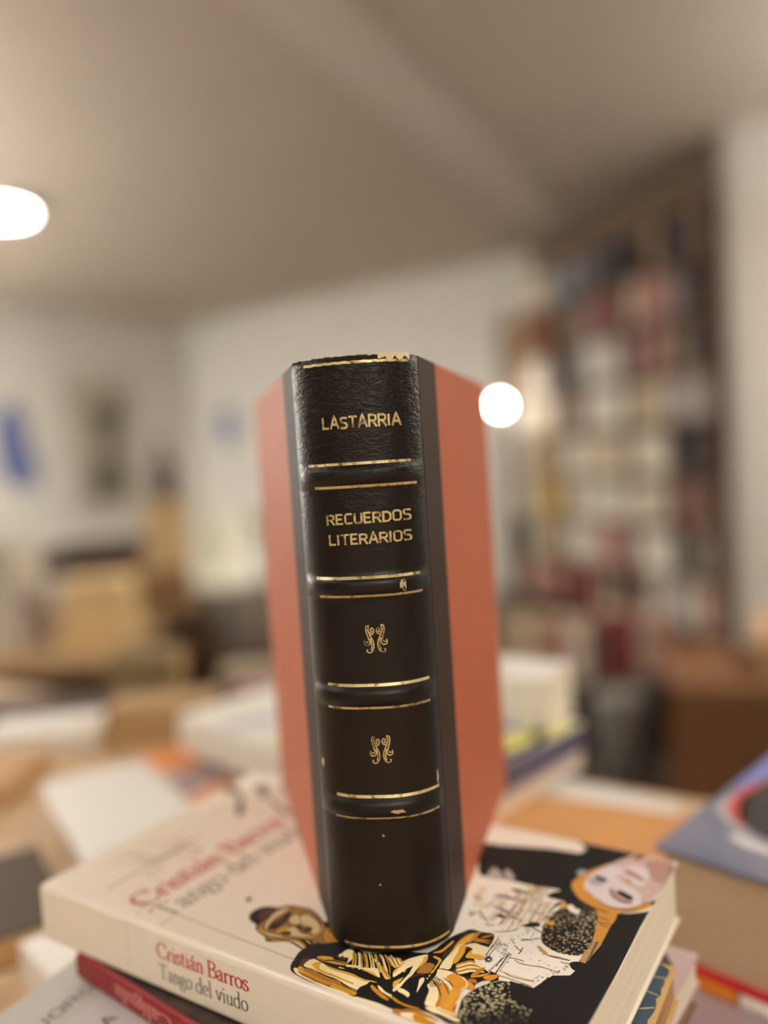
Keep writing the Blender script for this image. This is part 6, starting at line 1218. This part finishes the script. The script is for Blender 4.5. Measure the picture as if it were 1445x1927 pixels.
book('paperback_book', 'grey tan book behind the wide picture book', cm(-21,95,-27), R(-3), .07, .05, .036, mat('grey_tan', (160,146,124), .6), P_grey)
book('paperback_book', 'orange brown book beside the grey tan one', cm(-13.5,95,-27), R(-3), .05, .06, .044, mat('orange_brown', (190,134,70), .6), P_tan)
book('paperback_book', 'faded mauve book lying flat behind the picture book', cm(-18,88.5,-27), R(0), .05, .045, .03, mat('mauve', (170,140,140), .6), P_cream)
book('hardback_book', 'dark olive book at the left edge beside the light grey one', cm(-30.5,52.5,-27), R(-58), .115, .055, .018, mat('dark_olive', (70,54,34), .6), P_tan)
book('paperback_book', 'tan book at the left edge behind the light grey one', cm(-44,66,-27), R(0), .11, .09, .022, mat('tan_soft', (196,156,114), .6), P_tan)
book('hardback_book', 'dark brown book lying flat behind the thick white and tan ones', cm(-50,88,-27), R(-2), .29, .095, .014, mat('dark_brown_book', (66,42,28), .6), P_tan)

# ================================================================== the leather book
SZ = CAMZ-.16893+.00045
HLp = Vector((-.0287,.2831,SZ)); HRp = Vector((.0147,.2782,SZ)); Ms = (HLp+HRp)/2
UA = (HRp-HLp).normalized(); aS = math.atan2(UA.y, UA.x); HW = (HRp-HLp).length/2; SH_ = .2042
st = empty('leather_book', Ms, aS, label='old book with a dark brown leather spine and gilt title standing upright', cat='book')
# local: x along the spine width, -y towards the viewer, z up
BZ = [.1648,.1276,.0903,.0518]
def bulge(u): return .0118*max(0, 1-abs(u)**2.6)**.75
def spine_pt(x, z, off=0):
    u = max(-1, min(1, x/HW)); b = bulge(u)
    for c in BZ:
        d = (z-c)/.0031
        b += .0024*math.exp(-abs(d)**3.2)*max(0, 1-abs(u)**10)
    if z > SH_-.003: q = (z-SH_+.003)/.003; b -= .0022*q*q
    if z < .0015: b -= .0012*((.0015-z)/.0015)**2
    return Vector((x, -b-off-.001, z))
def leather_material():
    m = mat('dark_leather', (40,27,22), .38, spec=.4); nt = m.node_tree; b = nt.nodes['Principled BSDF']
    tc = nt.nodes['Texture Coordinate']; mp = nt.nodes['Mapping']; mp.inputs['Scale'].default_value = (1,1,2.2)
    n = nt.nodes.new('ShaderNodeTexNoise'); n.inputs['Scale'].default_value = 330; n.inputs['Detail'].default_value = 3; n.inputs['Distortion'].default_value = .9
    nt.links.new(mp.outputs[0], n.inputs['Vector'])
    sp = nt.nodes.new('ShaderNodeSeparateXYZ'); nt.links.new(tc.outputs['Object'], sp.inputs[0])
    mr = nt.nodes.new('ShaderNodeMapRange'); mr.inputs[1].default_value = .12; mr.inputs[2].default_value = .19; mr.inputs[3].default_value = .10; mr.inputs[4].default_value = .95
    nt.links.new(sp.outputs['Z'], mr.inputs[0])
    f = nt.nodes.new('ShaderNodeTexNoise'); f.inputs['Scale'].default_value = 2200; nt.links.new(tc.outputs['Object'], f.inputs['Vector'])
    b1 = nt.nodes.new('ShaderNodeBump'); b1.inputs['Distance'].default_value = .0006; nt.links.new(mr.outputs[0], b1.inputs['Strength']); nt.links.new(n.outputs['Fac'], b1.inputs['Height'])
    b2 = nt.nodes.new('ShaderNodeBump'); b2.inputs['Distance'].default_value = .0001; b2.inputs['Strength'].default_value = .35
    nt.links.new(f.outputs['Fac'], b2.inputs['Height']); nt.links.new(b1.outputs[0], b2.inputs['Normal']); nt.links.new(b2.outputs[0], b.inputs['Normal'])
    c = nt.nodes.new('ShaderNodeTexNoise'); c.inputs['Scale'].default_value = 40; nt.links.new(tc.outputs['Object'], c.inputs['Vector'])
    r = nt.nodes.new('ShaderNodeValToRGB'); r.color_ramp.elements[0].color = lin((10,6,5))+(1,); r.color_ramp.elements[1].color = lin((22,12,8))+(1,)
    nt.links.new(c.outputs['Fac'], r.inputs[0]); nt.links.new(r.outputs[0], b.inputs['Base Color'])
    return m
lea = leather_material()
NU, NZ = 44, 330
bm = bm_new(); grid = []; rs = random.Random(6)
topj = [rs.uniform(-.0004,.0004) for _ in range(NU+1)]
for i in range(NZ+1):
    z = SH_*i/NZ; row = []
    for j in range(NU+1):
        x = -HW+2*HW*j/NU; zz = z
        if i > NZ-4: zz += topj[j]*(i-NZ+4)/4-.0006*abs(x/HW)**4
        row.append(bm.verts.new(spine_pt(x, zz)))
    grid.append(row)
back = [[bm.verts.new((-HW+2*HW*j/NU, .0015, z)) for j in range(NU+1)] for z in (.0, SH_-.0004)]
for i in range(NZ):
    for j in range(NU): bm.faces.new((grid[i][j], grid[i][j+1], grid[i+1][j+1], grid[i+1][j]))
for j in range(NU):
    bm.faces.new((grid[0][j], grid[0][j+1], back[0][j+1], back[0][j])); bm.faces.new((grid[NZ][j], grid[NZ][j+1], back[1][j+1], back[1][j]))
me = bm_mesh(bm, 'spine'); 
for p in me.polygons: p.use_smooth = abs(p.normal.z) < .9
sp = link('spine', me, lea, st)
def gold_material():
    m = mat('gilt', (206,176,110), .38, metal=.45); nt = m.node_tree; b = nt.nodes['Principled BSDF']; tc = nt.nodes['Texture Coordinate']
    n = nt.nodes.new('ShaderNodeTexNoise'); n.inputs['Scale'].default_value = 420; n.inputs['Detail'].default_value = 4; nt.links.new(tc.outputs['Object'], n.inputs['Vector'])
    r = nt.nodes.new('ShaderNodeValToRGB'); r.color_ramp.elements[0].position = .33; r.color_ramp.elements[1].position = .5
    r.color_ramp.elements[0].color = lin((132,104,62))+(1,); r.color_ramp.elements[1].color = lin((226,206,148))+(1,)
    nt.links.new(n.outputs['Fac'], r.inputs[0]); nt.links.new(r.outputs[0], b.inputs['Base Color'])
    bp = nt.nodes.new('ShaderNodeBump'); bp.inputs['Strength'].default_value = .5; bp.inputs['Distance'].default_value = .0002
    nt.links.new(n.outputs['Fac'], bp.inputs['Height']); nt.links.new(bp.outputs[0], b.inputs['Normal'])
    return m
gold = gold_material()
GO_ = .00010
def gold_obj(name, fill, label=None):
    bm = bm_new(); fill(bm); me = bpy.data.meshes.new(name); bm.to_mesh(me); bm.free(); o = link(name, me, gold, sp)
    if label: o['label'] = label
    return o
place = lambda x, z: spine_pt(x, z, GO_)
for z, a, b in ((.2019,-.0160,.0189),(.1687,-.0166,.0180),(.1611,-.0146,.0195),(.1307,-.0163,.0187),(.1245,-.0155,.0192),(.0942,-.0149,.0196),(.0864,-.0153,.0194),(.0558,-.0145,.0206),(.0484,-.0151,.0203),(.0027,-.0153,.0210)):
    gold_obj('gilt_line', lambda bm: ribbon(bm, [(a+(b-a)*i/50, z+(.0001*math.sin(i*1.3) if z > .2 else 0)) for i in range(51)], lambda p, q: .00092, place))
gold_obj('gilt_author', lambda bm: caps(bm, 'LASTARRIA', lambda x, y: place(-.0104+x, .1804+y), .0040, .0265, .19, jit=.08))
gold_obj('gilt_title', lambda bm: caps(bm, 'RECUERDOS', lambda x, y: place(-.0112+x, .1485+y+x*.012), .0036, .0287, .19, jit=.04))
gold_obj('gilt_title', lambda bm: caps(bm, 'LITERARIOS', lambda x, y: place(-.0108+x, .1417+y+x*.01), .0036, .0281, .185, jit=.03))
def sprig(cx, cz, s):
    L1 = [[(-.30,.95),(-.33,.75),(-.31,.5),(-.25,.25),(-.22,.05)], [(-.30,.95),(-.18,.97),(-.2,.85),(-.23,.65),(-.18,.45),(-.12,.25),(-.05,.05),(.02,-.2),(.02,-.5),(-.06,-.75),(-.16,-.85),(-.28,-.85),(-.34,-.72),(-.28,-.64)],
          [(-.13,.62),(-.04,.8),(.05,.7),(.05,.5),(-.03,.38),(-.14,.38)], [(-.15,.52),(-.06,.52),(-.03,.62)], [(-.22,.05),(-.14,-.1),(-.2,-.32),(-.32,-.36),(-.43,-.26),(-.44,-.1),(-.40,-.02)], [(-.38,-.14),(-.3,-.17),(-.24,-.08)], [(-.14,.1),(-.09,-.2),(-.07,-.45),(-.12,-.68)]]
    def fill(bm):
        for m in (1, -1):
            for q in L1: ribbon(bm, cat([((x*1.35-.17)*m*s, y*s) for x, y in q], 3), lambda a, b: .00042, lambda x, y: place(cx+x, cz+y+(.0001 if m < 0 else 0)))
    gold_obj('gilt_ornament', fill)
sprig(.0029, .1095, .0050); sprig(.0024, .0716, .0050)
# worn chips showing the light board below the leather
chipm = mat('bare_board', (214,190,158), .8, noise=.2, scale=500)
def chip(name, cx, cz, rx, rz, seed, jag=.45, n=18):
    rs = random.Random(seed); bm = bm_new(); c = bm.verts.new(place(cx, cz))
    v = [bm.verts.new(spine_pt(cx+rx*(1+rs.uniform(-jag, jag))*math.cos(i/n*6.283), cz+rz*(1+rs.uniform(-jag, jag))*math.sin(i/n*6.283), .00012)) for i in range(n)]
    for i in range(n): bm.faces.new((c, v[i], v[(i+1) % n]))
    link(name, bm_mesh(bm, name), chipm, sp)
chip('worn_chip', .0134, .1277, .0011, .0018, 3); chip('worn_chip', .0073, .0512, .0022, .0008, 4); chip('worn_chip', -.0195, .0655, .0006, .0016, 5)
chip('worn_chip', -.001, .0248, .0004, .0004, 9); chip('worn_chip', .0012, .0420, .0004, .0005, 10); chip('worn_chip', .0203, .0590, .0003, .0022, 12)
# torn head cap
bm = bm_new(); rs = random.Random(12); lo = []; hi = []
for i in range(23):
    x = .0095+.0100*i/22; lo.append(bm.verts.new(spine_pt(x, .2034-.0016*abs(math.sin(i*.45+.9))*(1 if i > 3 else .4)-rs.uniform(0,.0005)+.0006*(i/22), .0004))); hi.append(bm.verts.new(spine_pt(x, SH_+.0004, .0012)))
for i in range(22): bm.faces.new((lo[i], lo[i+1], hi[i+1], hi[i]))
link('torn_head_patch', bm_mesh(bm, 'torn_head_patch'), mat('torn_paper', (226,208,168), .8), sp)
bm = bm_new()
for i in range(25):
    x = -HW*.97+i*.0011; r = rs.uniform(.0003,.0009); z = SH_-rs.uniform(-.0003,.0004); c = spine_pt(x, SH_-.0002, 0)
    bmesh.ops.create_icosphere(bm, subdivisions=1, radius=r, matrix=Matrix.Translation(c+Vector((0, .0006, 0))) @ Matrix.Diagonal((1.6,1,.7,1)))
link('frayed_head_edge', bm_mesh(bm, 'frayed_head_edge', True), mat('frayed_leather', (54,36,26), .8, rgb2=(110,76,44), scale=600), sp)
# boards
BLp = Vector((-.0643,.4260,SZ)); BRp = Vector((.0540,.4060,SZ))
inv = Matrix.Rotation(-aS, 3, 'Z')
terr = mat('terracotta_paper', (188,106,78), .5, noise=.05, scale=30, bump=.1, bscale=500, spec=.12)
lea_g = mat('board_leather', (52,36,28), .58, bump=.2, bscale=1500, spec=.2)
for nm, h, bp_, s in (('front_board', HRp, BRp, 1), ('back_board', HLp, BLp, -1)):
    h = inv @ (h-Ms); e = inv @ (bp_-Ms); d = (e-h); L = d.length; ang = math.atan2(d.y, d.x)
    bm = bm_new(); 
    y0, y1 = (0, .0028) if s > 0 else (-.0028, 0)          # thickness towards the pages
    box(bm, .0005, L, y0, y1, 0, SH_-.0004, .0006)
    o = link(nm, bm_mesh(bm, nm), terr, st, loc=(h.x, h.y, 0), rz=ang)
    bm = bm_new(); ya, yb = (y0-.0002, y1-.001) if s > 0 else (y0+.001, y1+.0002)
    box(bm, -.0002, .0255, ya, yb, -.0001, SH_-.0002, .0005); 
    l = link('leather_strip', bm_mesh(bm, 'leather_strip'), lea_g, o); l['label'] = 'dark leather strip along the joint'
# text block fanned between the boards
def fan():
    bm = bm_new(); a = inv @ (HLp-Ms); b = inv @ (HRp-Ms); c = inv @ (BRp-Ms); d = inv @ (BLp-Ms)
    q = [a+Vector((.0045,.0035,0)), b+Vector((-.0045,.0035,0)), b.lerp(c,.93)+Vector((-.004,0,0)), d.lerp(a,.07)+Vector((.004,0,0))]
    lo = [bm.verts.new((p.x, p.y, .003)) for p in q]; hi = [bm.verts.new((p.x, p.y, SH_-.004)) for p in q]
    for i in range(4): bm.faces.new((lo[i], lo[(i+1) % 4], hi[(i+1) % 4], hi[i]))
    bm.faces.new(lo); bm.faces.new(hi)
    return bm_mesh(bm, 'page_block')
link('page_block', fan(), pages('aged_pages', (206,186,146), (170,146,106), horiz=False), st)
